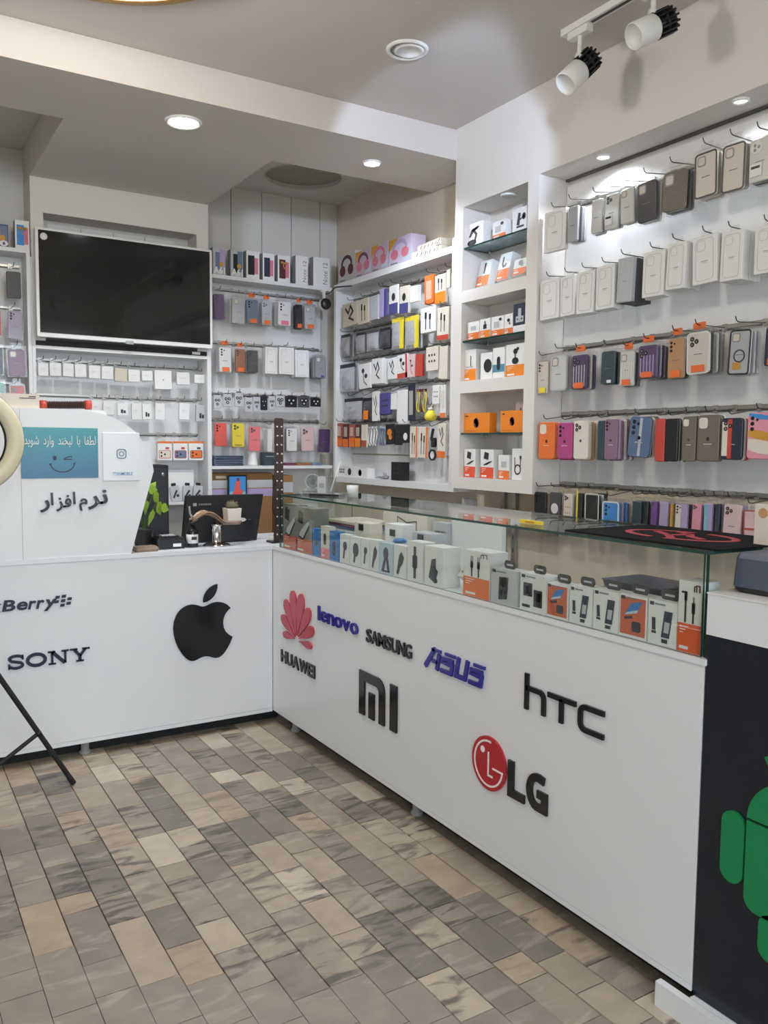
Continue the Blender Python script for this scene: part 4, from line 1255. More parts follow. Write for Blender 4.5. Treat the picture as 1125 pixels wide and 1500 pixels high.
PLACE = {'ROW_A': 'top row of display wall', 'ROW_B': 'second row of display wall', 'ROW_C': 'third row of display wall', 'ROW_D': 'fourth row of display wall',
         'ROW_E': 'lowest row of display wall', 'RU_TOP': 'on top of the wall cabinet', 'RU_1': 'top row of wall cabinet', 'RU_2': 'second row of wall cabinet',
         'RU_3': 'middle row of wall cabinet', 'RU_4': 'fourth row of wall cabinet', 'RU_5': 'lowest row of wall cabinet', 'RU_SHELF': 'floor of the wall cabinet',
         'BL_TOP': '', 'BL_1': 'top row beside the television', 'BL_2': 'second row beside the television', 'BL_3': 'lens cover row beside the television', 'BL_4': 'lowest row beside the television',
         'TV_1': 'top row under the television', 'TV_2': 'second row under the television', 'TV_3': 'lowest row under the television', 'LL_TOP': 'on the shelf left of the tower',
         'LL_1': 'first row left of the tower', 'LL_2': 'second row left of the tower', 'LL_3': 'third row left of the tower', 'LL_4': 'fourth row left of the tower', 'NICHE': '', 'GLASS': ''}
RAILS = {}   # key: (axis, back plane, rail height, u0, u1, label)
HOOKROW = {'ROW_A': (XS - .008, RZ[0]), 'ROW_B': (XS - .008, RZ[1]), 'ROW_C': (XS - .008, RZ[2]), 'ROW_D': (XS - .008, RZ[3]), 'ROW_E': (XS - .008, RZ[4]),
           'RU_1': (2.466, 2.155), 'RU_2': (2.466, 1.975), 'RU_3': (2.466, 1.805), 'RU_4': (2.466, 1.634), 'RU_5': (2.466, 1.44),
           'BL_1': (4.600, 2.170), 'BL_2': (4.600, 1.872), 'BL_3': (4.600, 1.582), 'BL_4': (4.600, 1.437),
           'TV_1': (4.615, 1.719), 'TV_2': (4.615, 1.542), 'TV_3': (4.615, 1.347), 'LL_1': (4.60, 2.17), 'LL_2': (4.60, 1.965), 'LL_3': (4.60, 1.77), 'LL_4': (4.60, 1.59)}
def rail(ax, back, z, u0, u1, label):
    c = (u0 + u1) / 2; L = (u1 - u0) / 2
    t = thing('peg_rail', label, 'hook rail', (back, c, z) if ax == 'x' else (c, back, z), -PI / 2 if ax == 'x' else 0)
    MB().box(-L, L, -.004, .002, -.008, .008, ALU).obj('bar', t)
    MB().box(-L, L, -.0065, -.0045, -.0085, -.003, mat('rail_shadow_strip', (88, 86, 84), .5, .5)).obj('lip', t)
    return t
def hook(t, lx, depth, dz):
    """peg bent up at its tip, lx along the rail"""
    b = MB().tube([(lx, -.004, .0), (lx, -.02, dz * .3), (lx, -depth, dz), (lx, -depth - .010, dz + .004), (lx, -depth - .016, dz + .016)], .0019, STEEL, 6)
    b.box(lx - .009, lx + .009, -.008, -.0046, -.012, .012, ALU)
    b.obj('hook', t)
CARD = 'one two three four five six seven eight nine ten eleven twelve thirteen fourteen fifteen sixteen seventeen eighteen'.split()
def fit(label):
    ws = label.split()
    return ' '.join(ws[:16])
def shelf_under(key, u, zb): return None
rj = random.Random(5)
def stock(T):
    for key, (ax, val, rows) in T.items():
        RT = None
        if key in HOOKROW:
            back, rz = HOOKROW[key]
            us = [r[0] for r in rows]
            u0, u1 = min(us) - .05, max(us) + .05
            if key.startswith('ROW'): u0, u1 = 1.0, 2.578
            if key.startswith('RU'): u0, u1 = 3.27, 4.39
            if key.startswith('BL'): u0, u1 = 1.61, 2.335
            if key.startswith('TV'): u0, u1 = .71, 1.57
            if key.startswith('LL'): u0, u1 = .0, .655
            RT = rail(ax, back, rz, u0, u1, 'peg rail with hooks, ' + PLACE[key])
        seen = {}
        for r in rows: seen[r[6]] = seen.get(r[6], 0) + 1
        cnt = 0
        for i, (u, zb, w, h, kind, os_, desc) in enumerate(rows):
            o = opts(os_)
            desc = desc.replace(' cam=t', '')
            place = PLACE[key]
            if seen.get(desc, 1) > 1:
                order = 'from the pier' if key.startswith('ROW') else ('from the corner' if key.startswith('RU') else ('from the tower' if key.startswith('BL') else 'along'))
                lab = '%s on hook %s, %s %s' % (desc, CARD[i], place, order if order != 'along' else '')
            else:
                lab = desc + (', ' + place if place else '')
            lab = fit(lab.strip())
            d = DEPTH.get(kind) or float(o.get('d', .05))
            loc = (val + d, u, zb) if ax == 'x' else (u, val + d, zb)
            rot = -PI / 2 if ax == 'x' else 0
            if key == 'GLASS': loc = (loc[0], loc[1], .8365)
            grp = {'ROW': 'cases on the display wall', 'RU_': 'stock of the wall cabinet', 'BL_': 'cases beside the television', 'TV_': 'packets under the television',
                   'LL_': 'stock left of the tower', 'NIC': 'cartons in the pier niches', 'GLA': 'cartons in the glass case'}[key[:3]]
            t = thing(NAME[kind], lab, CAT[kind], loc, rot, grp)
            if kind in ('nbox', 'gbox', 'boxs'):
                carton(o, w, h, t, d)
                if kind == 'boxs': t.location.z = 1.1125
                if key == 'NICHE':
                    base = [q for q in (1.158, 1.359, 1.593, 1.774, 1.995, 2.187) if abs(q - zb) < .06]
                    if base: t.location.z = min(base, key=lambda q: abs(q - zb))
                    if 'back' in o: t.location.x = 2.405; t.location.z = 1.359; t.scale = (1, 1, (zb + h - 1.359) / h)
                    if 'tilt' in o:
                        t.rotation_euler = (math.radians(-14), 0, rot)
                        t.location.x += h * .25
                        t.location.z += d * .25
            elif kind == 'wbox' and 'sq' in o: white_box(o, w, h, t, True)
            else: BUILD[kind](o, w, h, t)
            if kind == 'pbox': t.location.z = 2.2235 if key == 'BL_TOP' else 2.2345
            if kind == 'hbox': t.location.z = 2.2365
            if key == 'GLASS': t.location.y = min(t.location.y, 3.428 - w / 2)
            if RT is None: continue
            if kind == 'sil' and 'tilt' in o: t.rotation_euler[1] = math.radians(5)
            elif kind in ('wbox', 'clear', 'card', 'pouch') : t.rotation_euler[1] = math.radians(rj.uniform(-2.2, 2.2))
            n = o.get('n', 1)
            cols = o['b'].split(',') if 'b' in o else None
            if cols: n = len(cols) + 1
            gap = abs(HOOKROW[key][0] - val)
            step = min({'clear': .0185, 'wbox': .0205, 'sil': .0125, 'card': .010, 'bag': .026}.get(kind, .014), (gap - d - .012) / max(1, n - 1) if n > 1 else 1)
            thick = {'clear': .016, 'wbox': .018, 'sil': .0135, 'card': .008, 'bag': .009}.get(kind, .01)
            nn = 1
            for q in range(1, n):
                if step < thick * .98: 
                    if q * thick * 1.03 + thick > gap - .006: break
                    off = q * thick * 1.03
                else: off = q * step
                col = cols[q - 1] if cols else (o.get('back') or (('white' if kind == 'wbox' else o.get('c', 'white'))))
                if not cols and kind == 'clear' and q % 2: col = rj.choice(['clear', 'silver', 'dkgrey', o['c'], 'lilac' if key == 'ROW_E' else 'grey'])
                me = back_pack(o, w, h, kind, col)
                l2 = Vector(loc)
                jit = rj.uniform(-.003, .003); jz = rj.uniform(-.004, .002)
                if ax == 'x': l2 += Vector((off, jit, jz))
                else: l2 += Vector((jit, off, jz))
                ob = put(NAME[kind], me, None, l2, (0, math.radians(rj.uniform(-1, 1)), rot))
                short = desc.split(',')[0]
                for s_ in (' with ', ' in ', ' half ', ' under ', ' beside ', ' next '): short = short.split(s_)[0]
                tag(ob, fit('%s pack behind the %s on hook %s, %s' % (ORD[q - 1], short, CARD[i], place)), CAT[kind], grp)
                nn = q
            dz = zb + h + .012 - HOOKROW[key][1]
            c = RT.location.y if ax == 'x' else RT.location.x
            lx = -(u - c) if ax == 'x' else u - c
            hook(RT, lx, gap + (.004 if ax == 'x' else .0), dz if kind != 'lens' else zb + h + .004 - HOOKROW[key][1])
T = {
'ROW_A': ('x', 2.3, [
 (2.504, 2.063, 0.12, 0.156, 'wbox', 'n1', 'plain white carton'),
 (2.41, 2.076, 0.063, 0.15, 'clear', 'c=silver n3', 'milky clear phone case'),
 (2.285, 2.084, 0.062, 0.137, 'clear', 'c=clear n2', 'clear phone case with three lens holes cam=t'),
 (2.213, 2.083, 0.076, 0.14, 'clear', 'c=clear n2 cam=t lab=white', 'clear phone case with a black lens cluster and white label'),
 (2.138, 2.088, 0.07, 0.136, 'clear', 'c=clear n2 cam=s', 'clear phone case with a grey lens frame'),
 (2.049, 2.074, 0.096, 0.153, 'clear', 'c=dkgrey n2 cam=s', 'dark grey phone case'),
 (1.938, 2.086, 0.113, 0.146, 'clear', 'c=olive n3 cam=s', 'olive grey phone case'),
 (1.81, 2.1, 0.094, 0.155, 'clear', 'c=cream n3 cam=s rim=dkgrey', 'pale phone case with a dark rim'),
 (1.711, 2.093, 0.09, 0.158, 'clear', 'c=cream n2 cam=s rim=dkgrey', 'pale phone case with dark rim and shiny camera frame'),
 (1.619, 2.099, 0.087, 0.145, 'clear', 'c=clear n3 cam=w lab=white', 'clear phone case with a white lens ring'),
 (1.525, 2.098, 0.082, 0.148, 'clear', 'c=dkgrey n2 cam=s', 'charcoal phone case'),
 ]),
'ROW_B': ('x', 2.3, [
 (2.523, 1.803, 0.11, 0.155, 'wbox', 'n2', 'white case carton'),
 (2.422, 1.804, 0.078, 0.152, 'wbox', 'n2', 'white case carton'),
 (2.331, 1.801, 0.089, 0.157, 'wbox', 'n2', 'white case carton'),
 (2.23, 1.804, 0.094, 0.156, 'wbox', 'n3', 'white case carton'),
 (2.139, 1.817, 0.07, 0.154, 'wbox', 'n5 back=dkgrey', 'greyish case carton with dark packs behind it'),
 (2.01, 1.817, 0.092, 0.153, 'wbox', 'n2', 'white case carton'),
 (1.917, 1.828, 0.084, 0.152, 'wbox', 'n4', 'white case carton'),
 (1.799, 1.828, 0.089, 0.151, 'wbox', 'n2', 'white case carton'),
 (1.704, 1.822, 0.083, 0.151, 'wbox', 'n5', 'white case carton'),
 (1.582, 1.825, 0.081, 0.14, 'wbox', 'n3', 'white case carton'),
 (1.487, 1.823, 0.081, 0.152, 'wbox', 'n2', 'white case carton'),
 ]),
'ROW_C': ('x', 2.3, [
 (2.555, 1.507, 0.072, 0.145, 'clear', 'c=cream n1 cam=d st=yellow', 'white phone case with yellow sticker'),
 (2.464, 1.517, 0.104, 0.155, 'clear', 'c=clear n2 cam=s rim=silver', 'clear phone case with silver rim'),
 (2.352, 1.514, 0.098, 0.148, 'clear', 'c=dkpurple n3 cam=t st=orange str=silver', 'dark purple striped phone case with orange sticker'),
 (2.208, 1.527, 0.08, 0.135, 'clear', 'c=teal n2 cam=n st2=white', 'dark teal phone case'),
 (2.117, 1.514, 0.076, 0.135, 'clear', 'c=clear n3 cam=s st=orange str=white', 'clear phone case with white stripes and orange sticker'),
 (2.025, 1.536, 0.096, 0.129, 'clear', 'c=purple n4 cam=t st=orange str=lilac', 'violet striped phone case with orange sticker'),
 (1.903, 1.528, 0.078, 0.15, 'clear', 'c=tan n2 cam=d st=orange', 'glittery tan phone case with orange sticker'),
 (1.813, 1.539, 0.098, 0.148, 'clear', 'c=cream n5 cam=t rim=white st=orange', 'pale sparkly phone case with white rim and orange sticker'),
 (1.664, 1.526, 0.084, 0.152, 'clear', 'c=silver n4 cam=s rim=black ring=1', 'white framed phone case with a black ring'),
 (1.546, 1.543, 0.076, 0.132, 'clear', 'c=navy n2 cam=t st=orange', 'navy phone case with orange sticker'),
 ]),
'ROW_D': ('x', 2.3, [
 (2.52, 1.25, 0.092, 0.148, 'sil', 'c=orange cam=s b=orange,cream', 'orange phone case'),
 (2.417, 1.252, 0.083, 0.142, 'sil', 'c=magenta cam=d b=magenta,cream', 'magenta phone case'),
 (2.331, 1.253, 0.076, 0.146, 'sil', 'c=cream cam=t b=cream,tan,cream,pink,cream', 'cream phone case'),
 (2.229, 1.252, 0.031, 0.146, 'sil', 'c=teal cam=n b=dkgrey', 'narrow teal patterned phone case'),
 (2.179, 1.254, 0.063, 0.148, 'sil', 'c=mauve cam=d b=lilac,mauve,white,mauve,white,mauve', 'mauve phone case'),
 (2.052, 1.266, 0.096, 0.142, 'sil', 'c=blue cam=d b=maroon,cream,olive tilt=1', 'steel blue phone case with a light stripe'),
 (1.956, 1.253, 0.041, 0.146, 'sil', 'c=red cam=n b=terra,white', 'terracotta red phone case'),
 (1.907, 1.254, 0.051, 0.144, 'sil', 'c=black cam=n b=navy,white,olive', 'navy black phone case'),
 (1.836, 1.256, 0.054, 0.147, 'sil', 'c=olive cam=s b=olive', 'olive grey phone case'),
 (1.762, 1.258, 0.083, 0.149, 'sil', 'c=olive cam=s b=olive,white', 'larger olive grey phone case'),
 (1.675, 1.264, 0.076, 0.131, 'sil', 'c=navy cam=t flag=1 b=cream,red,white', 'phone case in white, red and navy bands'),
 (1.579, 1.268, 0.083, 0.141, 'sil', 'c=pink cam=d waves=1 b=white,black', 'phone case in pastel waves'),
 (1.489, 1.268, 0.067, 0.147, 'sil', 'c=lilac cam=d b=white', 'lilac phone case'),
 ]),
'ROW_E': ('x', 2.3, [
 (2.553, 1.0, 0.081, 0.128, 'clear', 'c=black n1 cam=d', 'black phone case under a foil header'),
 (2.467, 1.006, 0.074, 0.125, 'clear', 'c=dkgrey n1 disc=white', 'dark phone case with a white disc'),
 (2.394, 0.996, 0.056, 0.132, 'clear', 'c=cream n2 cam=t dots=tan', 'cream phone case with tan dots'),
 (2.333, 1.0, 0.036, 0.136, 'clear', 'c=black n2 edge=yellow', 'black phone case with yellow edge'),
 (2.264, 1.003, 0.08, 0.133, 'clear', 'c=black n3 rim=cream', 'black phone case in a cream frame'),
 (2.171, 0.98, 0.09, 0.131, 'clear', 'c=skyblue n4 rim=white cam=d', 'bright blue phone case in a white frame'),
 (2.053, 0.977, 0.05, 0.146, 'clear', 'c=teal n2', 'dark teal phone case'),
 (2.011, 0.98, 0.027, 0.146, 'clear', 'c=black n2', 'plain black phone case'),
 (1.975, 0.979, 0.033, 0.149, 'clear', 'c=violet n2 cam=d', 'violet phone case'),
 (1.934, 0.982, 0.044, 0.146, 'clear', 'c=lilac n3', 'lilac phone case'),
 (1.899, 0.984, 0.014, 0.14, 'clear', 'c=mustard n1', 'narrow mustard phone case'),
 (1.86, 0.986, 0.058, 0.139, 'clear', 'c=lilac n2 cam=d half=cream', 'half cream half lilac phone case'),
 (1.799, 0.991, 0.043, 0.138, 'clear', 'c=pink n2 cam=t st=yellow', 'pink phone case with yellow sticker'),
 (1.753, 0.994, 0.039, 0.139, 'clear', 'c=lilac n2 half=cyan', 'half cyan half lilac phone case'),
 (1.717, 0.996, 0.018, 0.139, 'clear', 'c=navy n2', 'narrow navy phone case'),
 (1.666, 0.996, 0.074, 0.14, 'clear', 'c=palepink n3 cam=t', 'pale pink phone case with lens rings'),
 (1.594, 0.992, 0.054, 0.128, 'clear', 'c=palepink n2 rim=red bars=red', 'red framed phone case'),
 ]),
'RU_TOP': ('x', 2.36, [
 (4.296, 2.242, 0.196, 0.163, 'hbox', 'c=greybox pic=maroon', 'grey carton with dark red headphones, nearest the corner'),
 (4.107, 2.245, 0.168, 0.142, 'hbox', 'c=pinkbox pic=plum', 'lilac carton with plum headphones, second from the corner'),
 (3.931, 2.249, 0.171, 0.141, 'hbox', 'c=pinkbox pic=rose', 'lilac carton with rose headphones, third from the corner'),
 (3.727, 2.26, 0.211, 0.136, 'hbox', 'c=lilbox pic=lilac', 'lilac carton with purple headphones, largest of the four'),
 ]),
'RU_1': ('x', 2.365, [
 (4.261, 1.982, 0.178, 0.132, 'card', 'c=beige motif=squig n2', 'beige card pack with a coiled black cable'),
 (4.107, 1.976, 0.115, 0.139, 'card', 'c=beige motif=cable n2', 'beige card pack with a looped black cable'),
 (3.995, 1.984, 0.095, 0.131, 'card', 'c=silver motif=none n2', 'plain grey card pack'),
 (3.916, 1.989, 0.036, 0.151, 'card', 'c=lilac motif=none n1', 'thin lilac pack, first of three'),
 (3.877, 1.991, 0.028, 0.144, 'card', 'c=indigo motif=none n1', 'thin indigo pack'),
 (3.791, 1.988, 0.088, 0.151, 'card', 'c=white band=indigo bf=.38 motif=dot n1', 'white and indigo pack with dark dot beside the lilac packs'),
 (3.691, 1.979, 0.085, 0.141, 'card', 'c=cream band=indigo bf=.38 motif=dot n2', 'cream and indigo pack with dark dot'),
 (3.599, 2.025, 0.076, 0.081, 'card', 'c=white motif=none n2', 'short white pack'),
 (3.461, 1.999, 0.077, 0.138, 'card', 'c=orange motif=lines n2', 'bright orange pack with white figure'),
 (3.365, 1.987, 0.092, 0.136, 'card', 'c=cream band=amber bf=.4 motif=cable n2', 'cream and amber pack with two cable plugs'),
 (3.301, 2.051, 0.028, 0.085, 'card', 'c=cream motif=none n1', 'narrow cream pack beside the cabinet post'),
 ]),
'RU_2': ('x', 2.365, [
 (4.344, 1.816, 0.108, 0.128, 'bag', 'c=bagg top=black n2', 'grey bag with black header next to the cabinet side'),
 (4.167, 1.82, 0.102, 0.116, 'bag', 'c=bagg top=black n2', 'grey bag with black header, second from the side'),
 (4.033, 1.821, 0.134, 0.113, 'bag', 'c=silver top=dkgrey n2', 'crinkled silver bag'),
 (3.902, 1.824, 0.114, 0.108, 'bag', 'c=dkgrey top=black n2', 'crinkled dark bag'),
 (3.774, 1.805, 0.115, 0.165, 'bag', 'c=silver top=yellow side=yellow n2', 'silver bag with yellow edge beside the dark bag'),
 (3.639, 1.796, 0.128, 0.166, 'bag', 'c=silver top=yellow side=yellow n2', 'larger silver bag with yellow edge'),
 (3.467, 1.859, 0.132, 0.124, 'card', 'c=white motif=cable n3', 'white pack with slim black plug'),
 (3.341, 1.81, 0.097, 0.155, 'card', 'c=cream band=red bf=.15 motif=cable n3', 'cream and red cable pack'),
 ]),
'RU_3': ('x', 2.365, [
 (4.326, 1.609, 0.191, 0.162, 'bag', 'c=silver top=black n2', 'shiny silver bag hanging low by the side'),
 (4.087, 1.615, 0.13, 0.139, 'card', 'c=white motif=buds n1', 'white card with black earphones'),
 (3.957, 1.635, 0.116, 0.136, 'card', 'c=white motif=squig n4', 'white card with grey earphone wire'),
 (3.798, 1.65, 0.089, 0.112, 'card', 'c=white motif=squig n2', 'white card with grey ring earphones'),
 (3.697, 1.648, 0.099, 0.123, 'card', 'c=white band=red bf=.22 side=red motif=buds n2', 'white and red earphone card'),
 (3.613, 1.648, 0.057, 0.117, 'card', 'c=palepink motif=buds n1', 'pale pink earphone card'),
 (3.547, 1.648, 0.062, 0.112, 'card', 'c=red motif=none n2', 'plain red pack'),
 (3.427, 1.668, 0.106, 0.118, 'card', 'c=cream motif=dots n2', 'cream pack with small prints'),
 (3.333, 1.621, 0.068, 0.158, 'card', 'c=cream motif=none n2', 'tall cream pack by the post'),
 ]),
'RU_4': ('x', 2.365, [
 (4.247, 1.434, 0.211, 0.135, 'bag', 'c=silver top=black n2', 'wide silver bag with black header'),
 (4.08, 1.434, 0.107, 0.13, 'bag', 'c=dkgrey top=black low=amber n1', 'dark bag with amber card in it'),
 (3.968, 1.431, 0.073, 0.162, 'card', 'c=white motif=squig n1', 'slim white pack with grey drawing'),
 (3.871, 1.467, 0.106, 0.113, 'card', 'c=indigo motif=dots n2', 'indigo pack with white dots'),
 (3.784, 1.489, 0.055, 0.084, 'card', 'c=white motif=none n1', 'short white box'),
 (3.7, 1.412, 0.099, 0.174, 'card', 'c=white motif=none n2', 'tall white box'),
 (3.609, 1.428, 0.058, 0.189, 'card', 'c=navy motif=lines n1', 'dark navy pack with pale lines'),
 (3.521, 1.464, 0.093, 0.13, 'cabs', 'c=yellow', 'yellow and maroon cable bundles'),
 (3.432, 1.421, 0.071, 0.065, 'bulb', 'c=yellow', 'yellow light bulb pack'),
 (3.392, 1.504, 0.059, 0.091, 'card', 'c=white motif=dots n1', 'white pack with black dots'),
 (3.328, 1.435, 0.046, 0.159, 'card', 'c=white band=orange bf=.15 motif=lines n1', 'white and orange tube pack by the post'),
 ]),
'RU_5': ('x', 2.365, [
 (4.389, 1.29, 0.077, 0.137, 'card', 'c=terra band=orange bf=.35 motif=lines n1', 'orange and brown cable card nearest the cabinet side'),
 (4.309, 1.286, 0.066, 0.135, 'card', 'c=maroon band=orange bf=.35 motif=lines n1', 'maroon and orange cable card'),
 (4.235, 1.287, 0.065, 0.129, 'card', 'c=terra band=orange bf=.4 motif=lines n1', 'brown and orange cable card'),
 (4.163, 1.287, 0.063, 0.128, 'card', 'c=maroon band=amber bf=.4 motif=lines n1', 'maroon and amber cable card'),
 (4.093, 1.288, 0.062, 0.126, 'card', 'c=cream band=terra bf=.3 motif=lines n1', 'cream and terracotta cable card'),
 (4.002, 1.292, 0.104, 0.12, 'cabs', 'c=white', 'white looped cables'),
 (3.903, 1.296, 0.065, 0.114, 'cabs', 'c=slate', 'blue grey looped cables'),
 (3.815, 1.304, 0.083, 0.108, 'card', 'c=black motif=flower n1', 'black card with amber print'),
 (3.733, 1.301, 0.067, 0.107, 'card', 'c=black motif=dots n1', 'black card with pale dots'),
 (3.66, 1.312, 0.065, 0.095, 'card', 'c=black motif=disc n1', 'black card with white disc'),
 (3.585, 1.236, 0.07, 0.159, 'card', 'c=cream side=orange motif=cable n1', 'cream cable pack with orange edge, nearer the corner'),
 (3.501, 1.237, 0.086, 0.156, 'card', 'c=cream side=orange motif=cable n1', 'cream cable pack with orange edge, nearer the pier'),
 (3.416, 1.225, 0.059, 0.158, 'keych', 'c=black', 'black hanging charm with a white disc'),
 (3.34, 1.24, 0.069, 0.168, 'card', 'c=cream band=orange bf=.2 motif=squig n1', 'cream pack with orange foot by the post'),
 ]),
'RU_SHELF': ('x', 2.37, [
 (4.357, 1.086, 0.102, 0.065, 'boxs', 'c=white motif=dots', 'small white carton in the corner'),
 (4.265, 1.089, 0.066, 0.061, 'boxs', 'c=white motif=disc2', 'small white carton with a dark round print'),
 (4.142, 1.092, 0.165, 0.056, 'boxs', 'c=white motif=disc2', 'wide white carton with a dark round print'),
 (3.754, 1.1, 0.102, 0.098, 'boxs', 'c=black motif=dots', 'black hang-tab box'),
 ]),
'BL_TOP': ('y', 4.46, [
 (1.653, 2.24, 0.071, 0.145, 'pbox', 'c=silver txt=A61 ph=slate', 'silver phone carton with a portrait print, next to the television'),
 (1.756, 2.237, 0.072, 0.147, 'pbox', 'c=silver txt=A61 ph=black', 'phone carton with dark print and two letters'),
 (1.851, 2.233, 0.078, 0.152, 'pbox', 'c=white ph=black ph2=rose', 'white phone carton with black and rose phones, third from the television'),
 (1.946, 2.236, 0.071, 0.151, 'pbox', 'c=white ph=navy ph2=rose', 'white phone carton with navy and rose phones, fourth from the television'),
 (2.041, 2.231, 0.077, 0.152, 'pbox', 'c=white ph=maroon ph2=rose bow=1', 'white phone carton with a gold bow'),
 (2.154, 2.228, 0.079, 0.162, 'pbox', 'c=white vt=1', 'white phone carton with upright lettering, left of its twin'),
 (2.282, 2.227, 0.108, 0.169, 'pbox', 'c=white vt=1', 'white phone carton with upright lettering, next to the camera'),
 ]),
'BL_1': ('y', 4.49, [
 (1.666, 1.986, 0.071, 0.154, 'clear', 'c=purple n2 cam=d', 'purple phone case'),
 (1.775, 1.969, 0.089, 0.162, 'clear', 'c=silver n2 cam=s', 'silver phone case with a black lens frame'),
 (1.865, 1.976, 0.083, 0.153, 'clear', 'c=slate n2 st=orange cam=d', 'grey blue phone case with orange sticker'),
 (1.95, 1.975, 0.072, 0.151, 'clear', 'c=silver n2 st=orange cam=t', 'silver phone case with dotted lenses and orange sticker'),
 (2.059, 1.981, 0.095, 0.155, 'clear', 'c=white n3 st=rose cam=d', 'shiny white phone case with pink sticker'),
 (2.155, 1.971, 0.053, 0.157, 'clear', 'c=black n2 st=orange cam=d', 'black phone case with orange sticker'),
 (2.226, 1.974, 0.081, 0.152, 'clear', 'c=silver n2 st=orange cam=s', 'silver phone case with orange sticker'),
 ]),
'BL_2': ('y', 4.49, [
 (1.699, 1.694, 0.084, 0.157, 'clear', 'c=white n3 st=orange cam=d', 'white phone case with orange sticker'),
 (1.788, 1.698, 0.07, 0.148, 'clear', 'c=brown n1 st=orange cam=d', 'brown phone case with orange sticker'),
 (1.864, 1.702, 0.075, 0.142, 'clear', 'c=dkgrey n3 cam=t', 'black grey phone case'),
 (1.975, 1.704, 0.081, 0.151, 'wbox', 'n2', 'white case carton'),
 (2.072, 1.706, 0.096, 0.155, 'wbox', 'n1', 'white case carton'),
 (2.174, 1.695, 0.089, 0.158, 'wbox', 'n3', 'white case carton'),
 (2.295, 1.693, 0.082, 0.144, 'clear', 'c=grey n4 cam=s st2=indigo', 'mid grey phone case'),
 ]),
'BL_3': ('y', 4.49, [
 (1.649, 1.493, 0.044, 0.078, 'lens', 'c=silver', 'silver lens cover pack'),
 (1.709, 1.507, 0.052, 0.071, 'lens', 'c=silver', 'silver lens cover pack'),
 (1.776, 1.509, 0.049, 0.079, 'lens', 'c=silver', 'silver lens cover pack'),
 (1.836, 1.48, 0.046, 0.084, 'lens', 'c=silver', 'silver lens cover pack'),
 (1.884, 1.485, 0.042, 0.084, 'lens', 'c=silver', 'silver lens cover pack'),
 (1.93, 1.494, 0.042, 0.081, 'lens', 'c=black', 'black lens cover pack'),
 (1.979, 1.496, 0.039, 0.081, 'lens', 'c=silver', 'silver lens cover pack'),
 (2.031, 1.517, 0.056, 0.065, 'lens', 'c=silver', 'silver lens cover pack'),
 (2.101, 1.516, 0.075, 0.065, 'lens', 'c=black', 'black lens cover pack'),
 (2.183, 1.518, 0.072, 0.066, 'lens', 'c=dkgrey', 'dark grey lens cover pack'),
 (2.262, 1.525, 0.068, 0.05, 'lens', 'c=black', 'black lens cover pack'),
 ]),
'BL_4': ('y', 4.49, [
 (1.672, 1.28, 0.084, 0.148, 'clear', 'c=coral n1 cam=d', 'coral red phone case'),
 (1.773, 1.277, 0.086, 0.153, 'clear', 'c=yellow n2 cam=t bars2=black', 'yellow phone case'),
 (1.873, 1.254, 0.08, 0.159, 'clear', 'c=salmon n1 cam=t', 'salmon pink phone case'),
 (1.966, 1.25, 0.039, 0.15, 'clear', 'c=white n3 cam=n', 'white phone case half hidden by the studded strip'),
 (2.108, 1.255, 0.079, 0.151, 'clear', 'c=white n4 cam=d', 'white phone case with a black lens bar'),
 (2.212, 1.255, 0.095, 0.161, 'clear', 'c=palepink n1 cam=t', 'light pink phone case'),
 (2.322, 1.248, 0.088, 0.159, 'clear', 'c=dkpurple n1 cam=n', 'deep purple phone case'),
 ]),
'TV_1': ('y', 4.5, [
 (0.741, 1.63, 0.048, 0.072, 'pouch', 'c=paper', 'white paper packet'),
 (0.8, 1.633, 0.055, 0.072, 'pouch', 'c=paper', 'white paper packet'),
 (0.86, 1.633, 0.053, 0.073, 'pouch', 'c=paper', 'white paper packet'),
 (0.922, 1.633, 0.057, 0.073, 'pouch', 'c=paper', 'white paper packet'),
 (0.99, 1.629, 0.058, 0.074, 'pouch', 'c=paper', 'white paper packet'),
 (1.055, 1.629, 0.059, 0.074, 'pouch', 'c=paper', 'white paper packet'),
 (1.123, 1.621, 0.064, 0.075, 'pouch', 'c=beige', 'beige paper packet'),
 (1.193, 1.621, 0.061, 0.072, 'pouch', 'c=paper', 'white paper packet'),
 (1.263, 1.631, 0.058, 0.058, 'pouch', 'c=white', 'white paper packet'),
 (1.349, 1.589, 0.093, 0.101, 'wbox', 'sq', 'square white carton with a small grey mark'),
 (1.459, 1.619, 0.072, 0.074, 'pouch', 'c=paper', 'white paper packet'),
 (1.559, 1.631, 0.074, 0.052, 'pouch', 'c=white', 'white paper packet'),
 ]),
'TV_2': ('y', 4.5, [
 (0.995, 1.449, 0.048, 0.072, 'pouch', 'c=paper', 'white paper packet'),
 (1.059, 1.444, 0.059, 0.076, 'pouch', 'c=paper', 'white paper packet'),
 (1.131, 1.442, 0.057, 0.073, 'pouch', 'c=white motif=plug', 'white packet with a dark plug picture'),
 (1.204, 1.422, 0.054, 0.096, 'pouch', 'c=paper', 'white paper packet'),
 (1.259, 1.424, 0.048, 0.09, 'pouch', 'c=white motif=plug', 'white packet with two dark plugs'),
 (1.327, 1.425, 0.052, 0.097, 'pouch', 'c=white', 'white paper packet'),
 (1.461, 1.429, 0.057, 0.099, 'pouch', 'c=white', 'white paper packet'),
 (1.557, 1.42, 0.059, 0.104, 'pouch', 'c=silver motif=plug', 'silver packet with a dark plug'),
 ]),
'TV_3': ('y', 4.5, [
 (1.352, 1.207, 0.079, 0.114, 'cbox', 'c=white pic=cream pc=red', 'white camera carton with red and cream picture'),
 (1.439, 1.207, 0.08, 0.115, 'cbox', 'c=white pic=slate pc=red', 'white camera carton with slate picture'),
 (1.528, 1.207, 0.082, 0.116, 'cbox', 'c=white pic=orange pc=dkgrey', 'white camera carton with orange picture'),
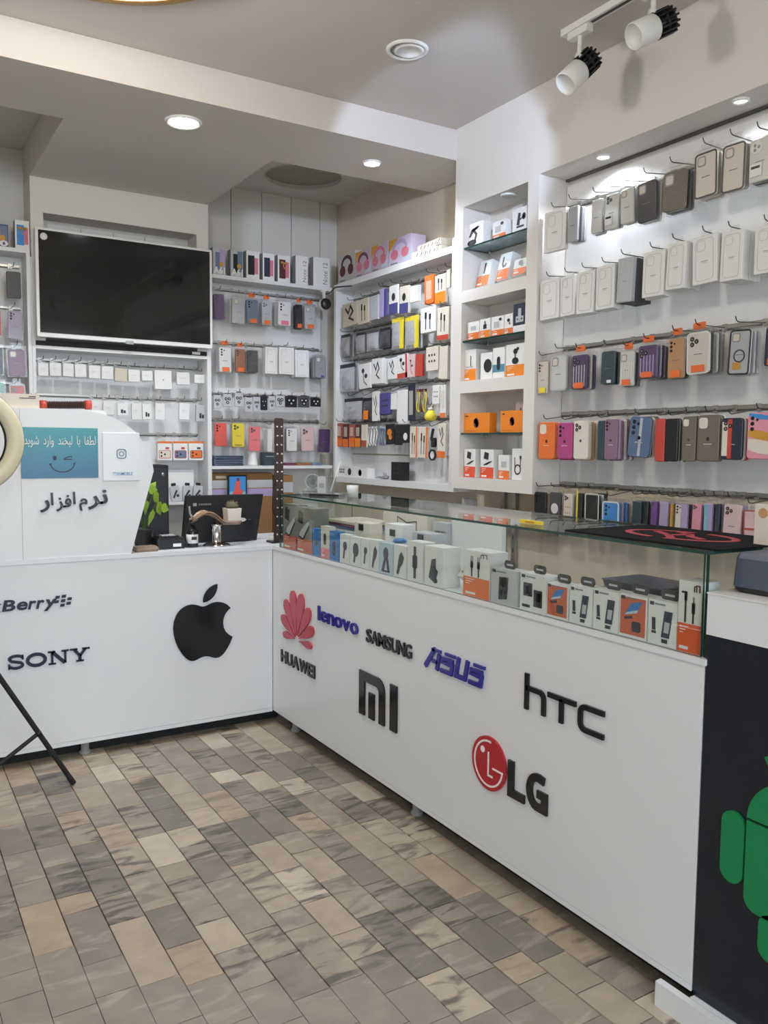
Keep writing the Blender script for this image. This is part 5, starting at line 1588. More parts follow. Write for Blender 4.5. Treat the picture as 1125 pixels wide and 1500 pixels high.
 ]),
'LL_TOP': ('y', 4.47, [
 (0.552, 2.253, 0.078, 0.108, 'pbox', 'c=indigo ph=rose txt=60', 'dark phone carton with a sunset print'),
 (0.654, 2.256, 0.065, 0.138, 'pbox', 'c=white ph=skyblue ph2=rose bow=2', 'white phone carton with a grey bow'),
 ]),
'LL_1': ('y', 4.47, [
 (0.52, 1.994, 0.075, 0.141, 'clear', 'c=cream n1 cam=d', 'cream phone case'),
 (0.611, 1.993, 0.077, 0.145, 'clear', 'c=black n1 cam=n', 'glossy black phone case'),
 ]),
'LL_2': ('y', 4.47, [
 (0.52, 1.805, 0.072, 0.147, 'clear', 'c=red n1 cam=n', 'red phone case'),
 (0.61, 1.795, 0.077, 0.155, 'clear', 'c=lilgrey n1 cam=d', 'clear lilac phone case'),
 ]),
'LL_3': ('y', 4.47, [
 (0.523, 1.621, 0.07, 0.147, 'clear', 'c=navy n1 cam=n', 'dark navy phone case'),
 (0.618, 1.616, 0.09, 0.147, 'clear', 'c=plum n1 cam=s', 'plum phone case'),
 ]),
'LL_4': ('y', 4.47, [
 (0.523, 1.456, 0.085, 0.142, 'clear', 'c=mint n1 cam=n', 'mint green phone case'),
 (0.618, 1.445, 0.081, 0.144, 'clear', 'c=red n1 cam=t rim=silver', 'red and silver phone case'),
 ]),
'NICHE': ('x', 2.315, [
 (3.04, 2.196, 0.135, 0.101, 'nbox', 'd=.11 motif=stand', 'white carton with a black desk lamp, top niche'),
 (2.863, 2.204, 0.087, 0.073, 'nbox', 'd=.05 band=orange bf=.25 motif=charger', 'white and orange carton with a grey charger, top niche'),
 (2.731, 2.205, 0.091, 0.096, 'nbox', 'd=.08 motif=stand2', 'white carton with a black phone stand, top niche'),
 (3.019, 2.01, 0.084, 0.118, 'nbox', 'd=.04 band=orange bf=.4 motif=pen tilt=1', 'slim white and orange carton with a black pen'),
 (2.881, 2.012, 0.079, 0.12, 'nbox', 'd=.05 band=orange bf=.4 motif=hook tilt=1', 'slim white and orange carton with a curved black cable'),
 (2.754, 2.009, 0.083, 0.07, 'nbox', 'd=.05 band=orange bf=.4 motif=smalldot tilt=1', 'short white and orange carton below the phone stand carton'),
 (3.032, 1.781, 0.085, 0.081, 'nbox', 'd=.04 band=orange bf=.4 motif=faint', 'white and orange carton with a faint print, middle niche'),
 (2.948, 1.778, 0.072, 0.084, 'nbox', 'd=.04 band=amber bf=.4 motif=plugv', 'white and amber carton with a dark adapter, middle niche'),
 (2.861, 1.776, 0.083, 0.084, 'nbox', 'd=.05 band=orange bf=.32 motif=charger', 'white and orange carton with a pale charger, middle niche'),
 (2.788, 1.778, 0.054, 0.085, 'nbox', 'd=.05 band=orange bf=.3 motif=smallplug', 'narrow white and orange carton with a small plug, middle niche'),
 (2.717, 1.789, 0.082, 0.119, 'nbox', 'd=.06 c=navy band=white bf=.25 motif=socket', 'navy carton with a white power socket, middle niche'),
 (3.055, 1.593, 0.092, 0.14, 'nbox', 'd=.10 band=amber bf=.38 motif=lamp', 'tall white and amber carton, lower shelf of middle niche'),
 (2.933, 1.594, 0.082, 0.116, 'nbox', 'd=.02 motif=oval', 'flat white carton with a black oval pad'),
 (2.849, 1.595, 0.079, 0.131, 'nbox', 'd=.03 band=skydull bf=.25 bo=.2 motif=pill', 'white carton with a dull blue band'),
 (2.741, 1.592, 0.119, 0.136, 'nbox', 'd=.06 band=amber bf=.36 motif=mic', 'wide white and amber carton with a black holder'),
 (2.998, 1.357, 0.189, 0.088, 'nbox', 'd=.04 c=amber motif=apple2', 'amber carton with a round coloured print, nearer the corner'),
 (2.751, 1.358, 0.155, 0.092, 'nbox', 'd=.04 c=amber motif=apple2', 'amber carton with a round coloured print, nearer the display wall'),
 (2.77, 1.451, 0.085, 0.04, 'nbox', 'd=.02 motif=pen2 back=1', 'white carton with black pens, standing behind the amber carton'),
 (3.042, 1.156, 0.082, 0.128, 'nbox', 'd=.05 band=red2 bf=.38 motif=chargercable', 'white and red carton with charger and two cables, bottom niche'),
 (2.916, 1.158, 0.092, 0.127, 'nbox', 'd=.05 band=red2 bf=.38 motif=chargercable', 'white and red carton with a black charger, beside the smaller carton'),
 (2.8, 1.154, 0.073, 0.104, 'nbox', 'd=.04 band=orange bf=.36 motif=faint', 'small white and orange carton, bottom niche'),
 (2.711, 1.155, 0.07, 0.133, 'nbox', 'd=.03 motif=loop', 'white carton with a looped black cable, bottom niche'),
 ]),
'GLASS': ('x', 1.566, [
 (3.366, 0.859, 0.143, 0.198, 'gbox', 'c=gunmetal band=rust bf=.3 motif=shoe d=.05', 'grey and orange carton with a mouse device, at the corner end of the glass case'),
 (3.218, 0.843, 0.153, 0.192, 'gbox', 'c=gunmetal band=rust bf=.3 motif=shoe d=.08', 'grey and orange carton with a mouse device, second from the corner'),
 (3.1, 0.841, 0.069, 0.113, 'gbox', 'c=azure motif=smalldark d=.03', 'slim blue pack beside the grey cartons'),
 (3.022, 0.844, 0.073, 0.13, 'gbox', 'c=cream band=salmon bf=.3 motif=pillg d=.03', 'cream carton with a dark capsule and pink foot'),
 (2.942, 0.843, 0.076, 0.116, 'gbox', 'c=azure motif=pillg d=.03', 'slim blue pack between two pale cartons'),
 (2.854, 0.846, 0.078, 0.113, 'gbox', 'c=white motif=ear d=.03', 'white carton with one grey earbud, first of the earbud cartons'),
 (2.769, 0.841, 0.08, 0.11, 'gbox', 'c=white motif=bulbm d=.03', 'white carton with a grey bulb-shaped earbud'),
 (2.693, 0.845, 0.061, 0.112, 'gbox', 'c=white motif=ear d=.03', 'narrow white carton with a grey earbud'),
 (2.626, 0.841, 0.064, 0.114, 'gbox', 'c=white motif=ear2 d=.03', 'white carton with a curved dark earpiece'),
 (2.544, 0.841, 0.089, 0.111, 'gbox', 'c=skypale motif=legs d=.03', 'pale blue carton with a dark bracket'),
 (2.45, 0.844, 0.08, 0.113, 'gbox', 'c=white motif=ear2 d=.03', 'white carton with a dark earbud beside the watch carton'),
 (2.355, 0.84, 0.093, 0.136, 'gbox', 'c=white motif=watch d=.05', 'white carton with a black wristwatch'),
 (2.243, 0.837, 0.106, 0.131, 'gbox', 'c=white motif=budcase d=.07', 'square white carton with a dark earbud case'),
 (2.015, 0.832, 0.129, 0.142, 'gbox', 'c=white band=orange bf=.42 motif=cable2 d=.07 lg=1', 'white and orange carton with two cable plugs'),
 (1.885, 0.833, 0.115, 0.103, 'gbox', 'c=lightgrey motif=speakerm d=.05 tag=1', 'light grey carton with a black handheld device'),
 (1.756, 0.84, 0.108, 0.106, 'gbox', 'c=white motif=twoblock d=.05 tag=1', 'white carton with two black blocks'),
 (1.658, 0.84, 0.082, 0.094, 'gbox', 'c=white inset=rust motif=bluephone d=.05 tag=1', 'rust orange carton with a blue phone, nearer the corner'),
 (1.57, 0.833, 0.081, 0.099, 'gbox', 'c=white motif=phonemic d=.05 tag=1', 'white carton with phone and microphone beside the rust carton'),
 (1.482, 0.83, 0.085, 0.103, 'gbox', 'c=white motif=phonemic d=.05 tag=1', 'white carton with phone and microphone, between another and the rust carton'),
 (1.394, 0.828, 0.085, 0.105, 'gbox', 'c=white inset=rust motif=bluephone d=.05 tag=1', 'rust orange carton with a blue phone, nearer the glass end'),
 (1.305, 0.826, 0.083, 0.105, 'gbox', 'c=white motif=phonemic d=.05 tag=1', 'white carton with phone and microphone, next to the glass end'),
 (1.229, 0.83, 0.063, 0.163, 'gbox', 'c=white band=rust2 bf=.4 motif=jack d=.06 lg=1', 'tall white and orange carton with a jack cable, at the glass end'),
 ]),
}
stock(T)

# ================================================================== SINGLE THINGS
# glass shelves of the pier niches
for k, (z, nm) in enumerate(((2.187, 'top'), (1.774, 'middle'), (1.359, 'bottom'))):
    t = thing('glass_shelf', 'tinted glass shelf in the %s niche of the pier' % nm, 'shelf', (2.368, 2.8725, z - .008))
    b = MB().box(-.070, .070, -.2165, .2165, 0, .0075, SHELFGLASS); e = b.mi(GEDGE); b.m = [0, 0, e, e, e, e]
    b.obj('glass_sheet', t)
    for y in (-.17, .17):
        MB().lathe([(.006, -.012), (.006, 0)], CHROME, 10, (.04, y, 0)).obj('support_pin', t)
# kraft cartons lying on the wall cabinet
for k, (y, z, w_, d_, h_, r_, lb) in enumerate(((3.50, 2.2365, .24, .09, .035, .15, 'flat cream kraft carton with black strokes on top of the wall cabinet'), (3.48, 2.272, .22, .08, .03, -.12, 'upper cream kraft carton lying across the flat one'))):
    t = thing('kraft_carton', lb, 'carton', (2.415, y, z), -PI / 2 + r_ * .4)
    MB().box(-w_ / 2, w_ / 2, -d_ / 2, d_ / 2, 0, h_, P('cream')).obj('carton', t)
    b = MB()
    for q in range(5): b.stroke([(-.08 + .035 * q, .008), (-.07 + .035 * q, h_ * .7)], .005, -d_ / 2 - .0006, -d_ / 2, INK)
    b.stroke([(.07, .004), (.09, h_ * .5), (.10, h_)], .004, -d_ / 2 - .0006, -d_ / 2, INK)
    b.obj('printed_strokes', t)
t = thing('wrapped_parts', 'clump of small clear wrapped parts on the wall cabinet floor', 'parts pack', (2.40, 3.93, 1.1125), -PI / 2)
rp = random.Random(3)
for k in range(9):
    a = rp.uniform(0, 6.3); q = rp.uniform(0, .045)
    o_ = MB().slab(.04, .022, .012, .006, C('silver' if k % 3 else 'grey'), 0, 0, .006).obj('wrapped_part', t, (q * 1.4 * math.cos(a), q * .4 * math.sin(a), .002 * k), (rp.uniform(-.5, .1), 0, rp.uniform(-.6, .6)))

# security camera
t = thing('security_camera', 'small white security camera with a black face under the shelf end', 'camera', (2.283, 4.43, 2.203))
MB().lathe([(.024, 0), (.024, -.008), (.010, -.012), (.010, -.05)], PLASTW, 18).obj('mount', t)
MB().lathe([(0, .045), (.022, .042), (.032, .02), (.033, -.012), (.030, -.020)], PLASTW, 24, (0, -.01, -.085), 'y').obj('body', t)
MB().lathe([(.0335, -.012), (.031, -.024), (.024, -.030), (0, -.032)], BLACKP, 24, (0, -.01, -.085), 'y').obj('lens_face', t)
t = thing('camera_cable', 'black cable from the security camera to the wall cabinet', 'cable', (2.30, 4.42, 2.19))
MB().tube([(-.005, .02, -.010), (.015, -.0, -.005), (.035, -.015, .022), (.048, -.012, .032), (.049, -.2, .010)], .0035, BLACKP, 8).obj('cord', t)

# shelf contents beside the television
t0_ = None
for k in range(6):
    o = put('tempered_glass_pack', cached('tgp', lambda: MB().box(-.085, .085, -.05, .05, 0, .009, C('slate')).box(-.08, .08, -.0505, -.05, .002, .007, C('black')), 'pack'), None, (1.71, 4.52, 1.1755 + .0095 * k), (0, 0, rp.uniform(-.06, .06)))
    tag(o, ['lowest', 'second', 'third', 'fourth', 'fifth', 'topmost'][k] + ' flat dark pack in the pile on the white shelf', 'flat pack', 'flat packs piled on the white shelf')
t = thing('white_stand', 'white tapered stand on the shelf under the pink case', 'stand', (1.875, 4.53, 1.1755))
MB().lathe([(.034, 0), (.030, .01), (.022, .05), (.026, .078), (.026, .08)], PLASTW, 20).obj('body', t)
t = thing('dark_carton', 'small dark carton on the shelf next to the white stand', 'carton', (1.975, 4.53, 1.1755))
MB().box(-.04, .04, -.03, .03, 0, .075, C('teal')).obj('carton', t); MB().rect(-.03, .03, .05, .055, -.0306, -.03, C('grey')).obj('caption', t)
for k, (x, c_, w_, lb) in enumerate(((2.09, 'plum', .06, 'flat plum pack on the white shelf'), (2.18, 'brown', .09, 'flat brown pack on the white shelf'), (2.27, 'slate', .07, 'flat slate pack on the white shelf'))):
    t = thing('flat_pack', lb, 'flat pack', (x, 4.52, 1.1755))
    MB().box(-w_ / 2, w_ / 2, -.04, .04, 0, .014, C(c_)).obj('pack', t); MB().slab(w_ * .8, .006, .07, .002, SLEEVE, 0, .0145, .035).obj('clear_lid', t)
# cupboard under that shelf: brown cartons, tablet, blue based box
t = thing('cardboard_carton', 'large brown cardboard carton in the cupboard behind the monitor', 'carton', (1.80, 4.56, .7575))
KR = mat('kraft', (150, 112, 72), .8, vary=.06)
MB().box(-.185, .185, -.06, .05, 0, .375, KR).obj('carton', t)
MB().rect(-.186, .186, .29, .335, -.0608, -.06, P('silver')).rect(-.186, .186, .24, .285, -.0608, -.06, P('lilac')).obj('printed_band', t)
MB().rect(-.16, -.10, .345, .360, -.0608, -.06, P('cream')).obj('caption', t)
t = thing('cardboard_carton', 'tall brown carton with blue foot behind the monitor edge', 'carton', (2.05, 4.56, .7575))
MB().box(-.055, .055, -.085, .05, 0, .36, KR).obj('carton', t)
MB().rect(-.055, .055, .015, .105, -.0858, -.085, P('azure')).obj('colour_band', t)
MB().rect(-.055, .055, .26, .32, -.0858, -.085, P('silver')).obj('printed_band', t)
t = thing('tablet_carton', 'dark framed tablet picture standing behind the monitor', 'tablet', (1.753, 4.47, .92))
MB().slab(.115, .205, .012, .006, BLACKP).obj('frame', t)
MB().rect(-.049, .049, .02, .195, -.0126, -.0121, P('skyblue')).rect(-.049, .049, .02, .11, -.0131, -.0126, P('cyan')).obj('screen_picture', t)
MB().prism([(-.035, .09), (.02, .085), (.035, .11), (.012, .13), (.018, .165), (.0, .18), (-.012, .16), (-.02, .12)], -.0137, -.0132, P('coral')).prism(ell(.002, .178, .009, .010, 10), -.0142, -.0137, P('plum')).obj('printed_figure', t)
o = tag(MB().box(-.06, .06, -.05, .05, 0, .162, P('grey')).box(-.05, .05, -.0508, -.05, .03, .12, P('silver')).obj('grey_carton', None, (1.753, 4.45, .7575)), 'grey carton carrying the tablet picture', 'carton')

# inside the bay under the television: white box and three clip packs
t = thing('white_carton', 'large white carton on the shelf under the television', 'carton', (1.43, 4.56, .9815))
MB().box(-.085, .085, -.05, .04, 0, .168, P('white')).obj('carton', t); MB().box(-.087, .087, -.052, .042, .160, .172, P('silver')).obj('lid', t)
for k, (x, z) in enumerate(((1.408, 0), (1.468, 0), (1.522, .0))):
    t = thing('clip_pack', ['silver clip pack leaning on the white carton, nearest the monitor tower', 'middle silver clip pack leaning on the white carton', 'silver clip pack nearest the side panel'][k], 'accessory pack', (x, 4.485, .9815))
    t.rotation_euler = (math.radians(-8), math.radians((-8, 3, 8)[k]), 0)
    MB().slab(.052, .085, .014, .008, C('silver')).obj('blister', t)
    MB().slab(.026, .016, .004, .003, BLACKP, 0, .085, -.004).obj('hang_tab', t)
    MB().stroke([(-.015, .02), (.01, .06)], .010, -.0155, -.0142, INK).prism(ell(.01, .03, .008, .008, 10), -.0155, -.0142, INK).obj('clip', t)

# ---------------------------------------------------------------- desktop screen panel on the service counter
t = thing('counter_screen', 'tall white counter screen with rounded shoulder, notices and black lettering', 'counter screen', (.3, 3.52, .8365))
def wx(x): return x - .3
def wz(z): return z - .8365
ol = [(wx(-.75), 0), (wx(.906), 0), (wx(1.005), wz(1.182))]
ol += [(wx(x), wz(z)) for x, z in ((1.000, 1.215), (.988, 1.255), (.966, 1.300), (.930, 1.346), (.885, 1.381), (.835, 1.406), (.76, 1.424), (.66, 1.431))] + [(wx(-.75), wz(1.431))]
MB().prism(ol, -.014, .004, LAM, True).obj('board', t)
for x in (.35, .80):
    MB().box(-.008, .008, .0045, .12, 0, .45 if x < .6 else .40, LAM).obj('bracket', t, (wx(x), 0, 0))
yb = -.0145
SG = t
sg = put('smile_notice', None, SG, (wx(.6335), yb, wz(1.157)))
sg['label'] = 'teal notice with white handwriting and a winking smile'
TEAL = bpy.data.materials.new('teal_print'); TEAL.use_nodes = True
nt_ = TEAL.node_tree; bs_ = nt_.nodes['Principled BSDF']; bs_.inputs['Roughness'].default_value = .3
tc_ = nt_.nodes.new('ShaderNodeTexCoord'); sp_ = nt_.nodes.new('ShaderNodeSeparateXYZ'); cr_ = nt_.nodes.new('ShaderNodeValToRGB')
cr_.color_ramp.elements[0].color = rgb(58, 112, 150); cr_.color_ramp.elements[1].color = rgb(60, 150, 160)
nt_.links.new(tc_.outputs['Generated'], sp_.inputs[0]); nt_.links.new(sp_.outputs['Z'], cr_.inputs[0]); nt_.links.new(cr_.outputs[0], bs_.inputs['Base Color'])
MB().box(-.145, .145, -.003, 0, 0, .200, TEAL).obj('plate', sg)
WR = P('white')
words = ['\u0644\u0637\u0641\u0627', '\u0628\u0627', '\u0644\u0628\u062e\u0646\u062f', '\u0648\u0627\u0631\u062f', '\u0634\u0648\u06cc\u062f']
shaped = ['\uFE8E\uFED4\uFEC4\uFEDF', '\uFE8E\uFE91', '\uFEAA\uFEE8\uFEA8\uFE92\uFEDF', '\uFEA9\uFEAD\uFE8D\uFEED', '\uFEAA\uFBFE\uFEEE\uFEB7']
b = MB().text('  '.join(shaped[::-1]), -.132, .136, .122, .168, -.0036, -.0036, WR, .0)
b.obj('handwriting', sg)
DK = C('navy')
MB().prism(ell(-.022, .080, .0075, .009, 14), -.0036, -.003, DK).obj('eye_dot', sg)
MB().stroke([(.012, .074), (.026, .084), (.044, .086)], .004, -.0036, -.003, DK).stroke([(.014, .074), (.044, .074)], .004, -.0036, -.003, DK).obj('wink', sg)
MB().stroke(arc(.007, .062, .046, .038, 190, 350, 16), .0042, -.0036, -.003, DK).stroke([(-.044, .054), (-.034, .058)], .004, -.0036, -.003, DK).stroke([(.048, .054), (.056, .062)], .004, -.0036, -.003, DK).obj('smile', sg)
q_ = put('white_notice', None, SG, (wx(.8715), yb, wz(1.143)))
q_['label'] = 'white acrylic plate with a small camera emblem'
MB().slab(.150, .198, .004, .003, mat('acrylic_plate', (226, 230, 234), .15)).obj('plate', q_)
SBL = mat('slate_ink', (86, 106, 138), .5)
MB().stroke(rrect(-.018, .018, .093, .129, .010, 4), .0036, -.0052, -.0045, SBL, True).stroke(ell(0, .111, .009, .009, 16), .003, -.0052, -.0045, SBL, True).prism(ell(.0115, .1225, .002, .002, 8), -.0052, -.0045, SBL).obj('camera_emblem', q_)
MB().text('TYANMOBILE', -.036, .044, .022, .036, -.0046, -.0046, mat('blue_ink', (92, 140, 186), .5), .02).obj('lettering', q_)
wd = put('raised_lettering', None, SG, (wx(.683), yb, wz(1.028)))
wd['label'] = 'raised black mirror lettering'
MIR = mat('black_mirror', (40, 40, 46), .08, .6)
for s_, x0, x1, z0, z1 in (('\uFEAE\uFEE7', .052, .130, .0, .080), ('\uFEE1', .018, .050, -.004, .046), ('\uFE8D', -.006, .004, .024, .074), ('\uFEB0\uFED3', -.070, -.012, -.004, .062), ('\uFE8D', -.090, -.080, .022, .072), ('\uFEAD', -.130, -.094, -.006, .044)):
    MB().text(s_, x0, x1, z0, z1, -.007, 0, MIR, .02).obj('letter', wd)
MB().box(wx(.487) - .0008, wx(.487) + .0008, -.0146, -.014, 0, .59, mat('seam_grey', (170, 170, 168), .6)).obj('seam_line', t)

t = thing('desk_calendar', 'cream spiral desk calendar standing on the white counter screen', 'calendar', (.40, 3.535, 1.428))
MB().prism([(-.09, 0), (.163, 0), (.163, .058), (-.09, .058)], -.012, -.010, P('cream'), True).obj('page', t)
MB().prism([(-.09, 0), (.163, 0), (.163, .056), (-.09, .056)], .010, .012, P('beige'), True).obj('back_board', t)
MB().box(-.09, .163, -.0095, .0095, 0, .002, P('beige')).obj('foot_strip', t)
for k in range(15): MB().stroke(ell(0, 0, .006, .006, 8), .0016, -.0008, .0008, STEEL, True).obj('spiral_ring', t, (-.08 + k * .0165, -.004, .057), (0, 0, PI / 2))
MB().rect(.09, .15, .040, .043, -.0126, -.012, INK).rect(.125, .15, .046, .050, -.0126, -.012, INK).obj('caption', t)
t = thing('brush_roll', 'dark brown bristle roll with red ends lying behind the counter screen', 'brush', (.676, 3.60, 1.432))
t.rotation_euler = (0, math.radians(-2), 0)
MB().lathe([(0, -.10), (.019, -.10), (.019, -.075), (.0165, -.075)], C('red'), 18, (0, 0, .019), 'x').obj('end_cap', t)
MB().lathe([(.0165, .075), (.019, .075), (.019, .10), (0, .10)], C('red'), 18, (0, 0, .019), 'x').obj('end_cap', t)
b = MB()
for k in range(24): b.lathe([(.0145, -.074 + k * .0062), (.0175, -.0725 + k * .0062), (.0145, -.071 + k * .0062)], mat('bristle_brown', (74, 54, 46), .7), 14, (0, 0, .019), 'x')
b.obj('bristle_ring', t)
t = thing('screen_rail', 'narrow white ledge carried behind the top of the counter screen', 'ledge', (.5, 3.60, 1.41))
MB().box(-.6, .32, -.074, .055, 0, .020, LAM2).obj('board', t)
for x in (-.3, .25): MB().box(x - .01, x + .01, -.05, .04, -.5735, 0, LAM2).obj('support', t)

# ---------------------------------------------------------------- things on the service counter
CT = .8365
t = thing('computer_tower', 'black computer tower behind the counter screen edge', 'computer', (1.095, 3.96, CT))
MB().slab(.155, .362, .16, .006, BLACKM, 0, 0, .05).obj('case', t)
MB().slab(.14, .33, .004, .004, BLACKP, 0, .015, -.1115).obj('front_panel', t)
MB().lathe([(.008, -.117), (.008, -.1155), (0, -.1155)][::-1], CHROME, 12, (.05, 0, .32), 'y').obj('power_button', t)
t = thing('monitor', 'black computer monitor seen from behind, tilted toward the desk', 'monitor', (1.405, 3.76, CT))
t.rotation_euler = (0, 0, 0)
b = MB()
vs = [(-.200, -.012, .0), (.165, -.012, .0), (.193, -.03, .222), (-.186, -.03, .222)]
vs = vs + [(x * .99, y + .035, z) for x, y, z in vs]
b.add(vs, [(0, 1, 2, 3), (7, 6, 5, 4), (1, 0, 4, 5), (2, 1, 5, 6), (3, 2, 6, 7), (0, 3, 7, 4)], BLACKM).obj('housing', t)
MB().slab(.185, .10, .03, .006, BLACKP, .04, .004, -.016).obj('stand_cover', t)
MB().prism(ell(.07, .105, .026, .010, 14), -.052, -.047, C('silver')).obj('badge_oval', t)
b = MB()
for k in range(7): b.rect(-.128 + .009 * k, -.122 + .009 * k, .177, .185, -.0290, -.026, C('midgrey'))
b.obj('caption', t)
MB().rect(-.155, -.138, .174, .188, -.0290, -.026, C('grey')).obj('badge', t)
t = thing('label_printer', 'squat black label printer with white keys on the counter', 'printer', (1.10, 3.63, CT))
loft([(.062, .048, .008, 0), (.062, .048, .008, .040), (.058, .044, .010, .050)], BLACKP).obj('body', t)
b = MB().box(-.050, .040, -.036, .034, .0505, .056, BLACKM)
b.obj('lid', t)
for k in range(4): MB().box(-.034 + k * .016, -.022 + k * .016, -.028, .020, .0562, .0590, P('silver')).obj('key', t)
MB().box(.008, .044, -.0500, -.0482, .010, .024, P('white')).obj('label_tag', t)
MB().box(.0625, .09, -.02, .035, 0, .022, BLACKM).obj('paper_tray', t)
t = thing('paper_stack', 'thin grey folder lying behind the label printer', 'folder', (1.13, 3.75, CT))
MB().box(-.10, .06, -.045, .06, 0, .016, C('grey')).obj('folder', t); MB().box(-.09, .055, -.042, .055, .0162, .0190, P('white')).obj('sheets', t)
t = thing('spray_bottle', 'small dark glass bottle with white label in front of the monitor', 'bottle', (1.207, 3.62, CT))
MB().lathe([(.0, 0), (.024, .0), (.026, .004), (.026, .07), (.020, .084), (.010, .09), (.010, .098)], mat('dark_bottle', (30, 30, 34), .12), 20).obj('body', t)
MB().lathe([(.012, .0985), (.012, .118), (.009, .122), (0, .122)], BLACKP, 16).obj('cap', t)
MB().lathe([(.0264, .018), (.0264, .058)], P('white'), 20).obj('label_wrap', t)
MB().rect(-.012, .012, .034, .048, -.0275, -.0268, INK).obj('print_block', t)
t = thing('scoop_stand', 'chrome pedestal carrying a brown marbled scoop tray', 'stand', (1.317, 3.61, CT))
MB().lathe([(0, 0), (.062, 0), (.062, .004), (.054, .010), (.030, .016), (.022, .022), (.021, .09), (.028, .098), (0, .100)], CHROME, 28).obj('pedestal', t)
b = MB(); vs = []
nx, ny = 13, 9
for i in range(nx):
    q = i / (nx - 1); x = -.118 + .225 * q
    wd_ = .040 * (math.sin(PI * min(1, .15 + q * .95)) ** .5 if q < .5 else 1.0)
    zc = .102 + .046 * math.sin(PI * max(0, .62 - q) / .62) ** 1.0 * (q < .62) - .004 * q
    for j in range(ny):
        s = j / (ny - 1) * 2 - 1
        vs.append((x, s * wd_, zc + .016 * s * s + (.01 if q < .02 else 0)))
fs = [(i * ny + j, (i + 1) * ny + j, (i + 1) * ny + j + 1, i * ny + j + 1) for i in range(nx - 1) for j in range(ny - 1)]
k0 = len(vs)
vs += [(x, y, z - .006) for x, y, z in vs]
fs += [tuple(k0 + c for c in f[::-1]) for f in fs]
rim = [j for j in range(ny)] + [i * ny + ny - 1 for i in range(1, nx)] + [(nx - 1) * ny + j for j in range(ny - 2, -1, -1)] + [i * ny for i in range(nx - 2, 0, -1)]
fs += [(rim[(i + 1) % len(rim)], rim[i], k0 + rim[i], k0 + rim[(i + 1) % len(rim)]) for i in range(len(rim))]
MARB = mat('brown_marble', (150, 122, 98), .25, vary=.3)
b.add(vs, fs, MARB, True).obj('scoop_tray', t)
MB().tube([(-.105, 0, .128), (-.122, 0, .15), (-.126, 0, .185)], .006, CHROME, 8).obj('handle', t)
t = thing('potted_cactus', 'small cactus in a white square pot on the scoop tray', 'plant', (1.392, 3.61, CT + .104))
loft([(.030, .030, .003, 0), (.034, .034, .003, .066)], mat('plaster_white', (226, 218, 208), .7, bump=(80, .3))).obj('pot', t)
MB().lathe([(.030, .066), (.030, .0685), (0, .0685)], mat('soil', (70, 56, 44), .9), 16).obj('soil', t)
b = MB()
CG = mat('cactus_green', (98, 96, 70), .7)
prof = [(.0, .095), (.014, .093), (.024, .084), (.027, .074), (.025, .0688)]
b.lathe(prof, CG, 18).obj('cactus', t)
b = MB()
for k in range(60):
    a, e = rp.uniform(0, 2 * PI), rp.uniform(.2, 1.4)
    p = Vector((math.cos(a) * math.cos(e), math.sin(a) * math.cos(e), math.sin(e)))
    c_ = Vector((0, 0, .07)) + Vector((p.x * .026, p.y * .026, p.z * .024))
    b.tube([c_, c_ + p * .010], .0005, mat('spine', (176, 150, 110), .6), 4, False)
so = b.obj('spines', t); so['kind'] = 'stuff'
t = thing('pothos_plant', 'leafy green houseplant in a dark pot beside the counter screen', 'plant', (1.01, 3.70, CT))
MB().lathe([(0, 0), (.034, 0), (.045, .08), (.046, .085), (.040, .085), (.038, .075), (0, .072)], mat('dark_pot', (40, 38, 36), .5), 20).obj('pot', t)
LEAF = mat('leaf_green', (156, 190, 66), .35, vary=.15)
spots = [(.010, -.05, .262, 1.7, .040), (.035, -.05, .245, 2.3, .042), (.0, -.06, .215, 2.9, .040), (.05, -.055, .205, 2.5, .046), (.03, -.06, .175, 3.3, .044), (.065, -.05, .185, 1.9, .040), (-.03, -.02, .23, 3.6, .040), (.02, -.03, .25, .8, .034)]
for k, (x, y, z, a, sz) in enumerate(spots):
    MB().tube([(0, 0, .07), (x * .4, y * .4, z * .7), (x, y, z)], .0016, mat('stem_green', (96, 130, 50), .5), 5).obj('stem', t)
    pts = [(0, 0), (.5, .35), (.55, .75), (.3, 1.15), (0, 1.6), (-.3, 1.15), (-.55, .75), (-.5, .35)]
    v_ = [(px * sz, -.004 * abs(px), pz * sz * 1.15) for px, pz in pts] + [(0, -.003, sz * .9)]
    f_ = [(i, (i + 1) % 8, 8) for i in range(8)]
    MB().add(v_, f_, LEAF, True).obj('leaf', t, (x, y, z), (math.radians(-35), 0, a * .3)).rotation_euler = (math.radians(-15), a, a * .25)
t = thing('stone_slab', 'flat rough brown stone at the foot of the counter screen', 'stone', (.985, 3.58, CT))
loft([(.048, .036, .012, 0), (.052, .040, .014, .010), (.046, .034, .012, .020)], mat('brown_stone', (136, 116, 98), .8, bump=(60, .4), vary=.15)).obj('stone', t)
